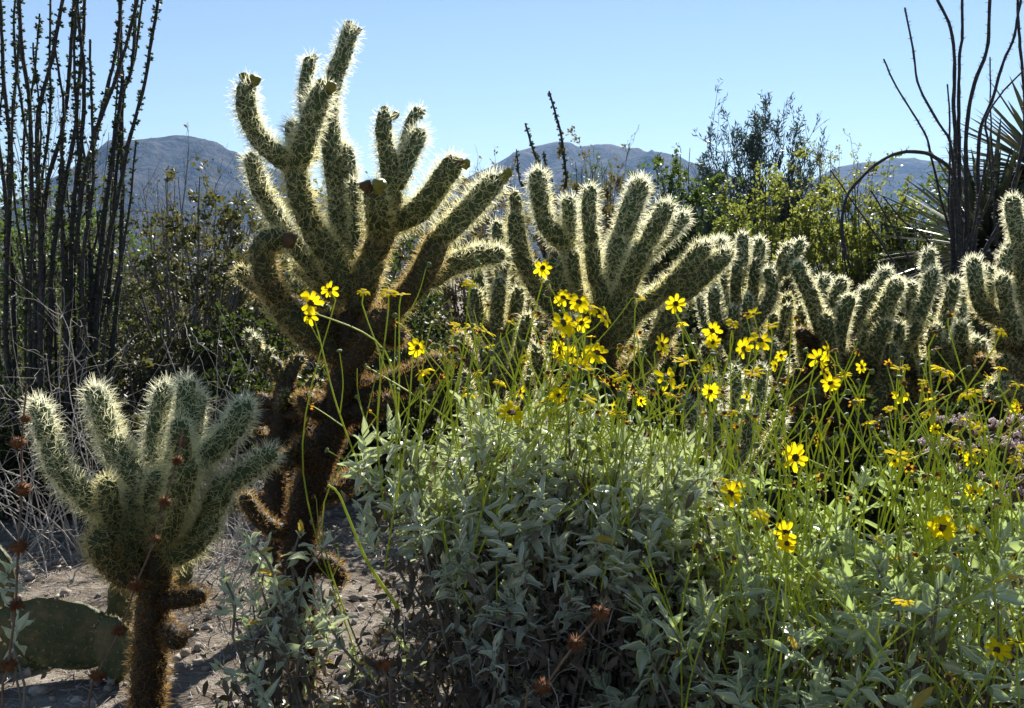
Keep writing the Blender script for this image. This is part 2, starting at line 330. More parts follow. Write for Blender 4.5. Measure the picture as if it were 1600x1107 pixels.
        ln = 1.42 * slen * (1 - .35 * age) * (.35 + .8 * rng.random(n) ** .8) * np.clip(.55 + r0 / .05, .6, 1.1)
        wd = 1.4 * swid * (D / 3) ** .8 * rng.uniform(.6, 1.15, n)
        b0 = rep(Ci + rd * (ri * .98)[:, None]); X = unit(np.cross(d, rng.normal(size=(n, 3)))); Yv = np.cross(d, X)
        X = X * (wd * .5)[:, None]; e_ = b0 + d * ln[:, None]
        vv = np.stack([b0 - X, b0 + X, e_ + X * .35, e_ - X * .35], 1)
        f = np.arange(n * 4).reshape(-1, 4)
        ag = np.clip(age + .22 * (1 - rep(st)) - .12 + rng.normal(0, .06, n), 0, 1)
        MB().add(vv, f, age=np.repeat(ag, 4)).build('spines', M['spine'], jo, org, kind='stuff')
    bv, bf = ball(8, 6)
    for (x, y, rpx, e, kind, lean) in buds:
        c = P(x, y + 4, D + e + .015); r_ = .8 * rpx * D / FPX; v = bv.copy()
        v[:, 2] = np.where(v[:, 2] > .75, .8 + (v[:, 2] - .75) * .2, v[:, 2] * 1.35)        # goblet with a sunken flat top
        v[:, :2] *= (1 + .12 * v[:, 2:3]); v += rng.normal(0, .08, v.shape)
        q = Vector((lean, -.25, 1)).to_track_quat('Z', 'Y').to_matrix()
        v = (np.array(q) @ (v * r_).T).T + c
        o = MB().add(v, bf).build('bud', M[kind], root, org)
    return root
def tip_buds(x, y, r, e, n, kind, rng): return [(x + rng.uniform(-r, r) * 1.3, y + rng.uniform(-r, r) * .8, r * rng.uniform(.7, 1), e - .02, kind, rng.uniform(-.6, .6)) for _ in range(n)]
rg = np.random.default_rng(5)

cholla('small bushy cholla with glowing pale arms and a brown trunk beside the prickly pear', 2.3, [
    ([(226, 1250), (230, 1120), (233, 1040), (238, 960), (243, 890), (246, 850)], 58, 0, 0, .80, 'trunk'),
    ([(235, 850), (200, 822), (160, 795), (122, 766), (92, 736)], 42, 0, -.05, .16),
    ([(97, 744), (80, 702), (68, 660), (55, 624)], 34, -.05, -.03, .0),
    ([(240, 800), (214, 745), (186, 712), (164, 660), (147, 603)], 42, .04, .10, .05),
    ([(246, 800), (239, 740), (242, 690), (249, 644), (262, 598)], 34, .08, .22, .02),
    ([(262, 780), (280, 700), (291, 640), (293, 592)], 40, .08, .18, .02),
    ([(300, 690), (306, 650), (312, 612)], 32, .16, .2, .02),
    ([(252, 848), (266, 810), (281, 770), (291, 715)], 44, -.03, -.10, .35),
    ([(287, 722), (283, 690), (279, 652)], 30, -.10, -.10, .22),
    ([(268, 790), (300, 730), (335, 702), (362, 672), (389, 624)], 40, .03, .06, .08),
    ([(258, 872), (300, 850), (326, 812), (342, 775), (354, 745)], 44, 0, .02, .18),
    ([(350, 760), (380, 742), (408, 722), (432, 703)], 33, .02, .03, .08),
    ([(226, 905), (192, 895), (164, 868), (152, 826)], 46, -.02, -.10, .5),
    ([(222, 880), (190, 850), (174, 805), (166, 745)], 34, -.03, -.08, .35),
    ([(240, 845), (222, 800), (196, 765)], 40, .03, .04, .25),
    ([(246, 838), (243, 790), (248, 735)], 40, -.01, -.02, .3),
    ([(250, 938), (284, 936), (322, 929)], 32, -.02, -.06, .85),
    ([(252, 985), (272, 995), (286, 1003)], 38, -.02, -.08, .9),
  ], 11, slen=.023, swid=.0012, fat=1.2, dens=1.15, buds=[(88, 712, 9, -.07, 'bud', -.3), (281, 645, 9, -.1, 'bud', 0), (286, 686, 9, -.14, 'bud_dry', 0), (430, 699, 8, .02, 'bud_dry', .6), (153, 822, 9, -.1, 'bud_dry', 0)], base=230)

cholla('tallest cholla with many upright arms crowned by green buds and a dark crooked trunk', 2.8, [
    ([(468, 1110), (470, 1000), (466, 880), (484, 760), (522, 660), (544, 570), (552, 480)], 66, 0, 0, .92, 'trunk'),
    ([(556, 490), (578, 415), (602, 352), (616, 292)], 56, 0, -.02, .42),
    ([(614, 300), (606, 245), (599, 205), (603, 172)], 35, -.02, -.06, .10),
    ([(619, 294), (634, 254), (648, 226), (661, 202)], 37, -.02, .04, .06),
    ([(622, 280), (634, 220), (645, 185), (657, 168)], 24, .05, .12, .0),
    ([(600, 352), (645, 335), (674, 306), (695, 274), (716, 247)], 47, 0, -.10, .22),
    ([(594, 365), (588, 330), (585, 288)], 46, -.04, -.16, .34),
    ([(560, 420), (552, 340), (545, 270), (538, 225)], 36, .1, .2, .12),
    ([(560, 400), (558, 340), (553, 280)], 26, .06, .1, .12),
    ([(548, 468), (522, 410), (490, 360), (470, 308), (460, 252)], 52, 0, -.06, .3),
    ([(462, 262), (425, 236), (397, 205), (384, 162), (388, 124)], 40, -.06, -.10, .08),
    ([(462, 262), (476, 225), (490, 180), (509, 132)], 43, -.06, -.11, .08),
    ([(540, 440), (532, 350), (524, 270), (515, 200), (512, 150)], 46, .12, .2, .10),
    ([(513, 165), (525, 115), (539, 78), (549, 42)], 37, .2, .22, .0),
    ([(490, 250), (480, 180), (478, 130), (486, 88)], 30, .18, .26, .0),
    ([(510, 440), (452, 370), (424, 325), (402, 285), (393, 238)], 40, .06, .10, .15),
    ([(475, 262), (462, 225), (456, 188)], 36, .05, .1, .05),
    ([(535, 560), (498, 534), (458, 500), (428, 458), (411, 410), (417, 374), (450, 369)], 50, 0, -.12, .45),
    ([(424, 462), (398, 442), (370, 420)], 34, -.02, .0, .45),
    ([(540, 470), (500, 440), (462, 408)], 44, .08, .14, .45),
    ([(556, 545), (605, 490), (652, 442), (674, 400), (690, 362)], 54, 0, -.04, .55),
    ([(688, 372), (718, 344), (750, 308), (783, 275)], 45, -.04, -.08, .14),
    ([(665, 440), (712, 412), (752, 400), (790, 396)], 44, .04, .10, .25),
    ([(545, 620), (600, 606), (650, 588), (700, 562)], 56, 0, .06, .85),
    ([(500, 730), (478, 705), (470, 690)], 44, -.04, -.12, .9),
    ([(546, 580), (580, 520), (600, 480)], 46, -.06, -.1, .75),
  ], 21, slen=.022, swid=.0012, base=468, skirt=8,
  buds=[(382, 116, 9, -.11, 'bud', -.2), (399, 121, 10, -.13, 'bud', .4), (501, 126, 9, -.12, 'bud', -.2), (518, 131, 10, -.14, 'bud', .4),
        (601, 168, 8, -.06, 'bud', -.2), (618, 175, 8, -.05, 'bud', .4), (545, 36, 11, .22, 'bud_young', -.1), (557, 43, 10, .22, 'bud_young', .5), (492, 86, 8, .26, 'bud_young', .5),
        (572, 287, 11, -.19, 'bud_dry', -.3), (593, 286, 13, -.21, 'bud', .2), (452, 371, 13, -.16, 'bud_dry', .3), (640, 184, 8, .12, 'bud_young', -.2), (657, 172, 10, .12, 'bud_young', .3)]
  + tip_buds(713, 245, 8, -.10, 4, 'bud_dry', rg) + tip_buds(728, 254, 8, -.10, 2, 'bud', rg) + tip_buds(785, 272, 9, -.08, 5, 'bud', rg))

cholla('low brown cholla with tiny pale joints growing behind the big crooked trunk', 3.4, [
    ([(440, 985), (436, 860), (430, 740), (440, 650), (448, 590)], 44, 0, 0, .9, 'trunk'),
    ([(446, 610), (430, 570), (410, 560), (402, 540)], 26, 0, 0, .5), ([(404, 550), (392, 530), (386, 516)], 20, 0, 0, .15),
    ([(402, 545), (400, 525)], 18, -.02, -.03, .15), ([(412, 580), (414, 560), (420, 545)], 20, 0, -.04, .3),
    ([(448, 600), (460, 570), (476, 556)], 28, 0, .05, .6), ([(436, 640), (444, 620), (448, 610)], 20, -.04, -.06, .5), ([(470, 620), (486, 600), (492, 588)], 20, -.02, -.02, .5),
    ([(440, 700), (470, 650), (478, 610)], 40, 0, .05, .85),
  ], 31, slen=.016, dens=.8, skirt=8, swid=.0010)

cholla('pale cholla joints filling the gap between the two tallest chollas', 3.9, [
    ([(770, 915), (768, 760), (772, 620), (775, 540)], 40, 0, 0, .8, 'trunk'),
    ([(774, 560), (776, 500), (782, 434)], 30, 0, .03, .25), ([(770, 540), (748, 490), (742, 450)], 26, 0, .06, .3),
    ([(778, 560), (800, 510), (812, 448)], 28, 0, .04, .25), ([(784, 440), (780, 390), (776, 345)], 26, .1, .15, .15), ([(786, 420), (800, 370), (806, 330)], 24, .1, .16, .15),
    ([(775, 600), (735, 560), (715, 520)], 30, 0, .1, .5), ([(752, 470), (745, 420), (748, 385)], 26, .14, .2, .1),
  ], 41, slen=.021, skirt=5, extra=7, swid=.0012)

cholla('broad cholla with a fan of slender upright arms behind the yellow flowers', 3.6, [
    ([(950, 960), (948, 800), (946, 640), (944, 560), (940, 500)], 52, 0, 0, .75, 'trunk'),
    ([(943, 520), (940, 468), (929, 425), (925, 380)], 34, 0, -.05, .22), ([(925, 384), (920, 335), (923, 290)], 29, -.05, -.07, .05),
    ([(952, 540), (970, 482), (988, 425), (1012, 376)], 45, 0, -.08, .22), ([(1009, 384), (1030, 346), (1045, 315)], 36, -.08, -.10, .08),
    ([(1008, 400), (1048, 362), (1073, 334)], 30, 0, .05, .06), ([(948, 500), (962, 405), (980, 345), (1004, 278)], 45, .12, .22, .05),
    ([(944, 540), (906, 474), (890, 425), (886, 375)], 38, 0, .02, .3), ([(888, 385), (856, 354), (844, 314), (840, 264)], 37, .02, -.02, .05),
    ([(887, 382), (890, 345), (888, 306)], 30, .02, .06, .06), ([(935, 560), (850, 462), (820, 416), (808, 370), (807, 330)], 39, 0, -.08, .3),
    ([(808, 345), (806, 320), (804, 300)], 22, -.06, -.06, .3), ([(895, 480), (870, 436), (865, 400)], 34, -.05, -.09, .25), ([(905, 480), (898, 430), (896, 392)], 26, -.02, -.04, .25),
    ([(950, 560), (982, 500), (1020, 468), (1058, 437), (1082, 408), (1107, 380)], 39, 0, -.08, .2), ([(1050, 470), (1080, 450), (1110, 420), (1141, 392)], 36, -.05, -.10, .22),
    ([(1090, 430), (1115, 400), (1129, 374)], 30, .1, .2, .1), ([(990, 580), (1030, 530), (1058, 478)], 40, -.05, -.16, .4),
    ([(945, 620), (890, 560), (860, 520)], 40, .0, .02, .6), ([(955, 600), (1010, 560), (1050, 540)], 38, .0, .05, .6),
  ], 51, slen=.023, skirt=9, extra=7, swid=.0013, buds=[(866, 396, 8, -.1, 'bud_dry', 0), (1140, 390, 9, -.1, 'bud_dry', .5), (1060, 476, 9, -.18, 'bud_dry', .2), (806, 300, 8, -.07, 'bud', 0), (1106, 380, 8, -.09, 'bud_dry', .4)], base=950)

cholla('narrow cholla with a cluster of short upright fingers before the olive bushes', 4.5, [
    ([(1168, 850), (1170, 680), (1168, 560), (1162, 490)], 38, 0, 0, .75, 'trunk'),
    ([(1166, 520), (1150, 465), (1153, 406)], 23, 0, -.05, .25), ([(1160, 416), (1161, 364)], 24, .05, .08, .05), ([(1184, 420), (1188, 372)], 23, .08, .12, .05),
    ([(1170, 500), (1177, 446), (1182, 406)], 24, 0, 0, .22), ([(1178, 500), (1215, 430), (1225, 398), (1240, 380)], 23, 0, 0, .15), ([(1224, 430), (1240, 402), (1254, 374)], 21, -.04, -.06, .08),
    ([(1176, 510), (1206, 460), (1199, 418)], 25, -.05, -.08, .1), ([(1150, 500), (1130, 410), (1127, 370)], 24, .1, .15, .1), ([(1150, 560), (1119, 500), (1115, 450)], 23, -.02, -.08, .15),
    ([(1158, 560), (1146, 510), (1147, 478)], 21, -.08, -.12, .08), ([(1166, 590), (1166, 525), (1169, 460)], 21, -.1, -.15, .1), ([(1172, 560), (1220, 510), (1232, 460)], 26, 0, .05, .4),
  ], 61, slen=.021, skirt=9, extra=10, swid=.0014, dens=.9, buds=[(1150, 406, 7, -.06, 'bud', 0), (1182, 405, 7, -.02, 'bud_dry', 0), (1222, 397, 7, -.02, 'bud', 0)])
cholla('wide many-armed cholla with a thick leaning cluster next to the narrow finger cholla', 4.5, [
    ([(1312, 850), (1312, 700), (1310, 600), (1310, 530)], 50, 0, 0, .8, 'trunk'),
    ([(1300, 560), (1282, 508), (1267, 465), (1252, 432), (1243, 410)], 31, -.02, -.12, .14), ([(1300, 570), (1296, 535), (1303, 484), (1316, 434)], 30, 0, .04, .14),
    ([(1308, 560), (1314, 508), (1329, 460)], 29, -.05, -.1, .16), ([(1320, 560), (1335, 525), (1350, 470), (1356, 448)], 28, .08, .12, .08),
    ([(1325, 590), (1350, 540), (1378, 489), (1406, 435)], 33, -.03, -.08, .2), ([(1345, 520), (1362, 468), (1388, 420)], 30, .1, .15, .06),
    ([(1330, 620), (1370, 580), (1404, 548), (1436, 502)], 32, -.02, -.04, .35), ([(1430, 510), (1440, 484), (1450, 452), (1459, 418)], 27, -.02, .02, .1), ([(1449, 430), (1452, 388)], 25, .1, .12, .05),
    ([(1420, 520), (1426, 480), (1424, 440)], 25, .08, .1, .1), ([(1300, 600), (1268, 570), (1256, 530)], 30, 0, -.05, .4), ([(1310, 640), (1262, 625), (1236, 600)], 32, -.04, -.1, .6),
    ([(1290, 520), (1284, 470), (1290, 430)], 26, .1, .18, .08), ([(1340, 640), (1395, 630), (1420, 596)], 36, -.06, -.12, .6), ([(1380, 500), (1400, 470), (1412, 440)], 26, .14, .2, .05),
    ([(1360, 570), (1372, 530), (1390, 500)], 30, -.12, -.16, .3),
  ], 71, slen=.021, skirt=9, extra=10, swid=.0014, dens=.9)
cholla('dark-based cholla with two rounded low knobs between the widest and the edge chollas', 4.5, [
    ([(1480, 850), (1480, 700), (1474, 600), (1470, 540)], 42, 0, 0, .8, 'trunk'),
    ([(1470, 580), (1459, 545), (1463, 506)], 27, -.04, -.06, .25), ([(1474, 570), (1470, 530), (1482, 480), (1493, 434)], 27, 0, .03, .1),
    ([(1480, 600), (1492, 565), (1498, 525)], 30, -.04, -.08, .3), ([(1482, 640), (1530, 600), (1526, 528)], 36, -.06, -.16, .12), ([(1482, 620), (1505, 560), (1512, 520)], 28, .04, .08, .15),
    ([(1470, 600), (1440, 590), (1420, 560)], 32, 0, .06, .5), ([(1478, 660), (1440, 650), (1410, 625)], 36, -.04, -.14, .65), ([(1486, 540), (1502, 480), (1500, 440)], 24, .12, .18, .08),
  ], 81, slen=.021, skirt=9, extra=10, swid=.0014, dens=.9)
cholla('tall cholla with stacked joints rising above the spiky yucca blades', 4.1, [
    ([(1604, 890), (1604, 740), (1598, 620), (1592, 520)], 46, 0, 0, .75, 'trunk'),
    ([(1594, 545), (1575, 506), (1545, 492), (1529, 465), (1524, 446)], 32, -.02, -.06, .35), ([(1526, 455), (1520, 402)], 29, -.06, -.04, .05), ([(1544, 486), (1546, 446), (1545, 416)], 20, -.02, .02, .15),
    ([(1590, 530), (1574, 482), (1565, 428)], 29, -.05, -.08, .12), ([(1572, 430), (1570, 410), (1585, 380)], 27, .04, .08, .05), ([(1592, 530), (1596, 440), (1594, 370)], 32, .05, .06, .2),
    ([(1596, 385), (1585, 340), (1581, 306)], 32, .06, .06, .02), ([(1598, 640), (1572, 600), (1546, 612)], 34, -.06, -.14, .3), ([(1600, 620), (1590, 585), (1560, 560)], 30, -.02, -.1, .5), ([(1598, 560), (1612, 490), (1620, 420)], 34, 0, 0, .2),
  ], 91, slen=.022, skirt=8, extra=6, swid=.0013)
cholla('ground-hugging white fuzzy cholla almost hidden by the flower stalks', 3.1, [
    ([(1130, 1050), (1128, 860), (1130, 700)], 34, 0, 0, .6, 'trunk'),
    ([(1128, 720), (1090, 670), (1072, 622)], 27, 0, -.05, 0), ([(1128, 700), (1112, 640), (1112, 588)], 28, -.02, -.06, 0), ([(1134, 700), (1150, 630), (1150, 572)], 27, 0, .02, 0),
    ([(1136, 720), (1180, 640), (1191, 572)], 28, 0, .0, 0), ([(1134, 740), (1165, 700), (1168, 640)], 27, -.05, -.1, 0), ([(1128, 740), (1120, 690), (1130, 645)], 26, -.06, -.12, .05), ([(1136, 760), (1200, 700), (1222, 650)], 28, 0, .05, .2),
  ], 95, slen=.023, swid=.0013, fat=.85)

# ------------------------------------------------------------------ prickly pear
def prickly_pear():
    D = 2.9; rng = np.random.default_rng(3)
    root = thing('prickly_pear', 'prickly pear with broad green pads lying on the gravel', 'cactus', (gx(90, D), D, 0)); org = np.array(root.location)
    bv, bf = ball(20, 12)
    for (x, y, rx, ry, rot, yaw, e) in [(100, 992, 112, 56, 14, .15, 0), (176, 1016, 40, 56, 0, -.3, -.04), (188, 948, 24, 48, -4, 1.0, .05), (-8, 905, 40, 62, -10, -.2, .1), (286, 905, 20, 46, 6, .9, .5), (30, 1040, 60, 50, 0, .3, .06)]:
        c = P(x, y, D + e); s = D / FPX; v = bv.copy()
        v[:, [0, 1, 2]] = v[:, [0, 1, 2]]
        v *= (rx * s, .016, ry * s); v[:, 0] *= 1 - .22 * np.clip(-v[:, 2] / (ry * s), 0, 1)
        m = np.array(Matrix.Rotation(yaw, 3, 'Z') @ Matrix.Rotation(R(rot), 3, 'Y'))
        nrm = unit(bv / (rx * s, .016, ry * s)); w = (m @ v.T).T + c
        w = w + rng.normal(0, .0025, w.shape); pad = MB().add(w, bf).build('pad', M['pad'], root, org, smooth=True)
        # areoles: tufts of short bristles set out on a grid and along the rim
        g = []
        st = .028
        for i in np.arange(-rx * s, rx * s, st):
            for k, j in enumerate(np.arange(-ry * s, ry * s, st)):
                q = (i + (k % 2) * st / 2) / (rx * s), j / (ry * s)
                if q[0] ** 2 + q[1] ** 2 < .9: g += [(q[0], -math.sqrt(1 - q[0] ** 2 - q[1] ** 2), q[1])]
        nr_ = int(2 * np.pi * max(rx, ry) * s / .024)
        g += [(math.cos(a), 0, math.sin(a)) for a in np.linspace(0, 2 * np.pi, nr_, endpoint=False)]
        g = np.array(g); p = g * (rx * s, .0165, ry * s); p[:, 0] *= 1 - .22 * np.clip(-p[:, 2] / (ry * s), 0, 1)
        n = unit(g / (rx * s, .016, ry * s)); k = 9; n_ = len(g) * k
        d = unit(np.repeat(n, k, 0) + rng.normal(0, .6, (n_, 3))); b = np.repeat(p, k, 0) + rng.normal(0, .0015, (n_, 3))
        X = unit(np.cross(d, rng.normal(size=(n_, 3)))); tip = b + d * rng.uniform(.006, .014, n_)[:, None]
        vv = np.stack([b - X * .0007, b + X * .0007, tip], 1).reshape(-1, 3); vv = (m @ vv.T).T + c
        MB().add(vv, np.arange(n_ * 3).reshape(-1, 3)).build('bristles', M['pad_rim'], pad, org, kind='stuff')
prickly_pear()

# ------------------------------------------------------------------ ocotillos
def ocotillo(label, D, canes, seed, leafy, rad, bpx, group=None):
    rng = np.random.default_rng(seed)
    root = thing('ocotillo', label, 'ocotillo', (gx(bpx, D), D, 0), group); org = np.array(root.location)
    canes = list(canes)
    if leafy == .95:              # the thinner canes crowding in between
        for _ in range(8):
            x = bpx + rng.uniform(-45, 45); q = [(x, 660)]
            for y in range(540, -200, -120): x += rng.normal((x - bpx) * .09, 9); q.append((x, y))
            canes.append((q[:int(rng.integers(4, 8))], rng.uniform(-.2, .3), rng.uniform(-.3, .5), rng.uniform(.55, .9)))
    for ci, cn in enumerate(canes):
        pts, e0, e1 = cn[0], cn[1], cn[2]; k = cn[3] if len(cn) > 3 else 1.0
        c = np.array([P(x, y, D + e0 + (e1 - e0) * i / (len(pts) - 1)) for i, (x, y) in enumerate(pts)])
        if len(cn) < 5: c = np.vstack([[gx(bpx, D) + rng.uniform(-.12, .12), D + rng.uniform(-.1, .1), -.03], c])
        n = max(14, int(np.linalg.norm(np.diff(c, axis=0), axis=1).sum() / .05)); C = spline(c, n)
        C += np.cumsum(rng.normal(0, .0018, C.shape), 0)
        r = np.linspace(rad * 1.25, rad * .5, n) * k * rng.uniform(.9, 1.1, n)
        mb = MB(); tubes(mb, C[None], r[None], 7); o = mb.build('cane', M['cane'], root, org, smooth=True)
        L = n * .05; nn = int(L / (.018 if leafy else .024)); t = rng.uniform(.12 if not leafy else .16, .995, nn) * (n - 1)
        B = np.stack([np.interp(t, np.arange(n), C[:, q]) for q in range(3)], 1); rr = np.interp(t, np.arange(n), r)
        T = unit(np.gradient(C, axis=0)); Tt = unit(np.stack([np.interp(t, np.arange(n), T[:, q]) for q in range(3)], 1))
        side = unit(np.cross(Tt, rng.normal(size=(nn, 3))))
        d = unit(side + Tt * .35); X = unit(np.cross(d, Tt)); b = B + side * rr[:, None] * .9
        ln = rng.uniform(.014, .026, nn)[:, None]; w = .0026
        vv = np.stack([b - X * w, b + X * w, b + Tt * w * 2, b + d * ln], 1).reshape(-1, 3)
        f = (np.array([(0, 1, 3), (1, 2, 3), (2, 0, 3)])[None] + np.arange(nn)[:, None, None] * 4).reshape(-1, 3)
        MB().add(vv, f).build('thorns', M['thorn'], o, org, kind='stuff')
        if leafy:
            m = 5; nl = nn * m; Tl = np.repeat(Tt, m, 0); sd = unit(np.repeat(side, m, 0) + rng.normal(0, .55, (nl, 3)))
            Y = unit(sd + Tl * rng.uniform(.2, 1.0, (nl, 1))); Z = unit(np.cross(Y, rng.normal(size=(nl, 3)))); X = np.cross(Y, Z)
            tv = np.array([(0, 0, 0), (.28, .6, .06), (0, 1, 0), (-.28, .6, .06)]); tf = np.array([(0, 1, 2), (0, 2, 3)])
            v, f = place(tv, tf, np.repeat(b, m, 0), X, Y, Z, rng.uniform(.012, .024, nl) * leafy)
            MB().add(v, f).build('leaves', M['cane_green'], o, org, kind='stuff')
ocotillo('leafy ocotillo with a few thick dark canes, the one farther from the big cholla', 4.8, [
    ([(28, 700), (13, 560), (10, 455), (15, 243), (5, 131), (0, 20), (-6, -160)], 0, .2), ([(56, 640), (56, 486), (51, 354), (43, 167), (30, 50), (20, -160)], 0, -.2),
    ([(66, 640), (66, 455), (72, 300), (96, 202), (109, 66), (126, -150)], 0, .3), ([(52, 640), (48, 405), (38, 303), (40, 212), (56, 116), (66, 18)], .1, .3, .7),
    ([(62, 660), (61, 354), (58, 192), (81, 86), (102, -40), (112, -180)], -.1, -.3), ([(24, 660), (22, 480), (6, 300), (-12, 150), (-30, -60)], .1, .2), ([(70, 640), (78, 420), (96, 303), (116, 177), (128, 30), (136, -150)], -.05, .2),
    ([(10, 640), (4, 400), (0, 250), (18, 100)], .1, .3, .7)], 101, .95, .0135, 48)
ocotillo('leafy ocotillo with a dozen thick dark canes beside the big cholla', 4.9, [
    ([(104, 640), (109, 440), (114, 303), (126, 212), (129, 101), (119, 30), (104, -140)], 0, -.2), ([(130, 640), (137, 455), (134, 283), (162, 152), (182, 61), (202, -150)], 0, .1),
    ([(132, 660), (142, 506), (157, 364), (172, 243), (187, 147), (185, 76), (172, -140)], 0, .3), ([(146, 660), (157, 481), (177, 354), (197, 243), (218, 162), (238, 61), (262, -90)], 0, -.2),
    ([(160, 650), (180, 470), (190, 329), (190, 152), (207, 86), (224, -140)], .1, .3), ([(170, 520), (190, 240), (197, 150), (218, 71), (240, -140)], .15, .4, .8),
    ([(150, 680), (167, 506), (200, 340), (212, 218)], -.1, -.2, .7), ([(118, 660), (127, 476), (121, 354), (147, 212), (177, 121), (212, -10), (220, -120)], -.05, -.3),
    ([(112, 660), (100, 500), (104, 360), (88, 240)], .2, .5, .7), ([(140, 690), (150, 560), (158, 440), (150, 330)], .2, .3, .7)], 103, .95, .0132, 132)
ocotillo('bare thorny ocotillo with a long cane arching over to the ground, before the yucca', 6.4, [
    ([(1492, 420), (1491, 303), (1495, 228), (1491, 171), (1493, 95), (1486, 42), (1466, -4), (1440, -60)], 0, .2, 1.1), ([(1500, 420), (1498, 300), (1497, 114), (1503, 57), (1501, -8), (1496, -80)], 0, .3),
    ([(1507, 420), (1510, 265), (1512, 197), (1524, 133), (1543, 83), (1548, 45), (1553, -60)], 0, -.2, 1.15), ([(1514, 420), (1520, 303), (1524, 205), (1543, 159), (1562, 95), (1581, 53), (1594, -40)], 0, .2),
    ([(1522, 440), (1570, 330), (1598, 200), (1592, 68), (1586, -40)], .1, .3), ([(1512, 430), (1539, 250), (1535, 190), (1558, 148), (1594, 110)], -.1, -.3, .7), ([(1498, 420), (1486, 243), (1463, 193), (1429, 133), (1418, 76), (1404, 11)], -.1, -.3, .75),
    ([(1490, 430), (1463, 311), (1448, 246), (1440, 216), (1414, 171), (1391, 129), (1378, 97)], .1, .2, .7), ([(1496, 420), (1494, 300), (1486, 262), (1463, 243), (1436, 235), (1402, 237), (1368, 254), (1342, 277), (1323, 303), (1315, 341), (1317, 379), (1327, 415)], 0, -.5, 1.0),
    ([(1470, 470), (1429, 417), (1395, 356), (1364, 303)], -.1, -.3, .6), ([(1480, 450), (1455, 375), (1414, 341), (1383, 303)], -.2, -.5, .55), ([(1440, 480), (1395, 410), (1350, 340), (1300, 269)], -.1, -.2, .55),
    ([(1500, 420), (1520, 360), (1545, 300), (1540, 240)], -.1, .0, .8), ([(1502, 430), (1480, 350), (1478, 200), (1474, 133)], .15, .3, .7), ([(1510, 430), (1560, 400), (1556, 330), (1548, 90)], .2, .4, .6)], 107, 0, .0155, 1502)
ocotillo('distant ocotillo showing two flower-tipped wands above the mountain ridge', 12.0, [
    ([(884, 300), (884, 270), (878, 215), (866, 172), (858, 142)], 0, 0, 1), ([(846, 300), (842, 262), (832, 228), (821, 192)], 0, .2, 1), ([(860, 300), (856, 270), (852, 236)], .1, .2, .7),
    ([(840, 310), (814, 290), (807, 232)], .1, .2, .7), ([(866, 300), (846, 262), (840, 240)], .3, .4, .6)], 109, 1.6, .024, 868)

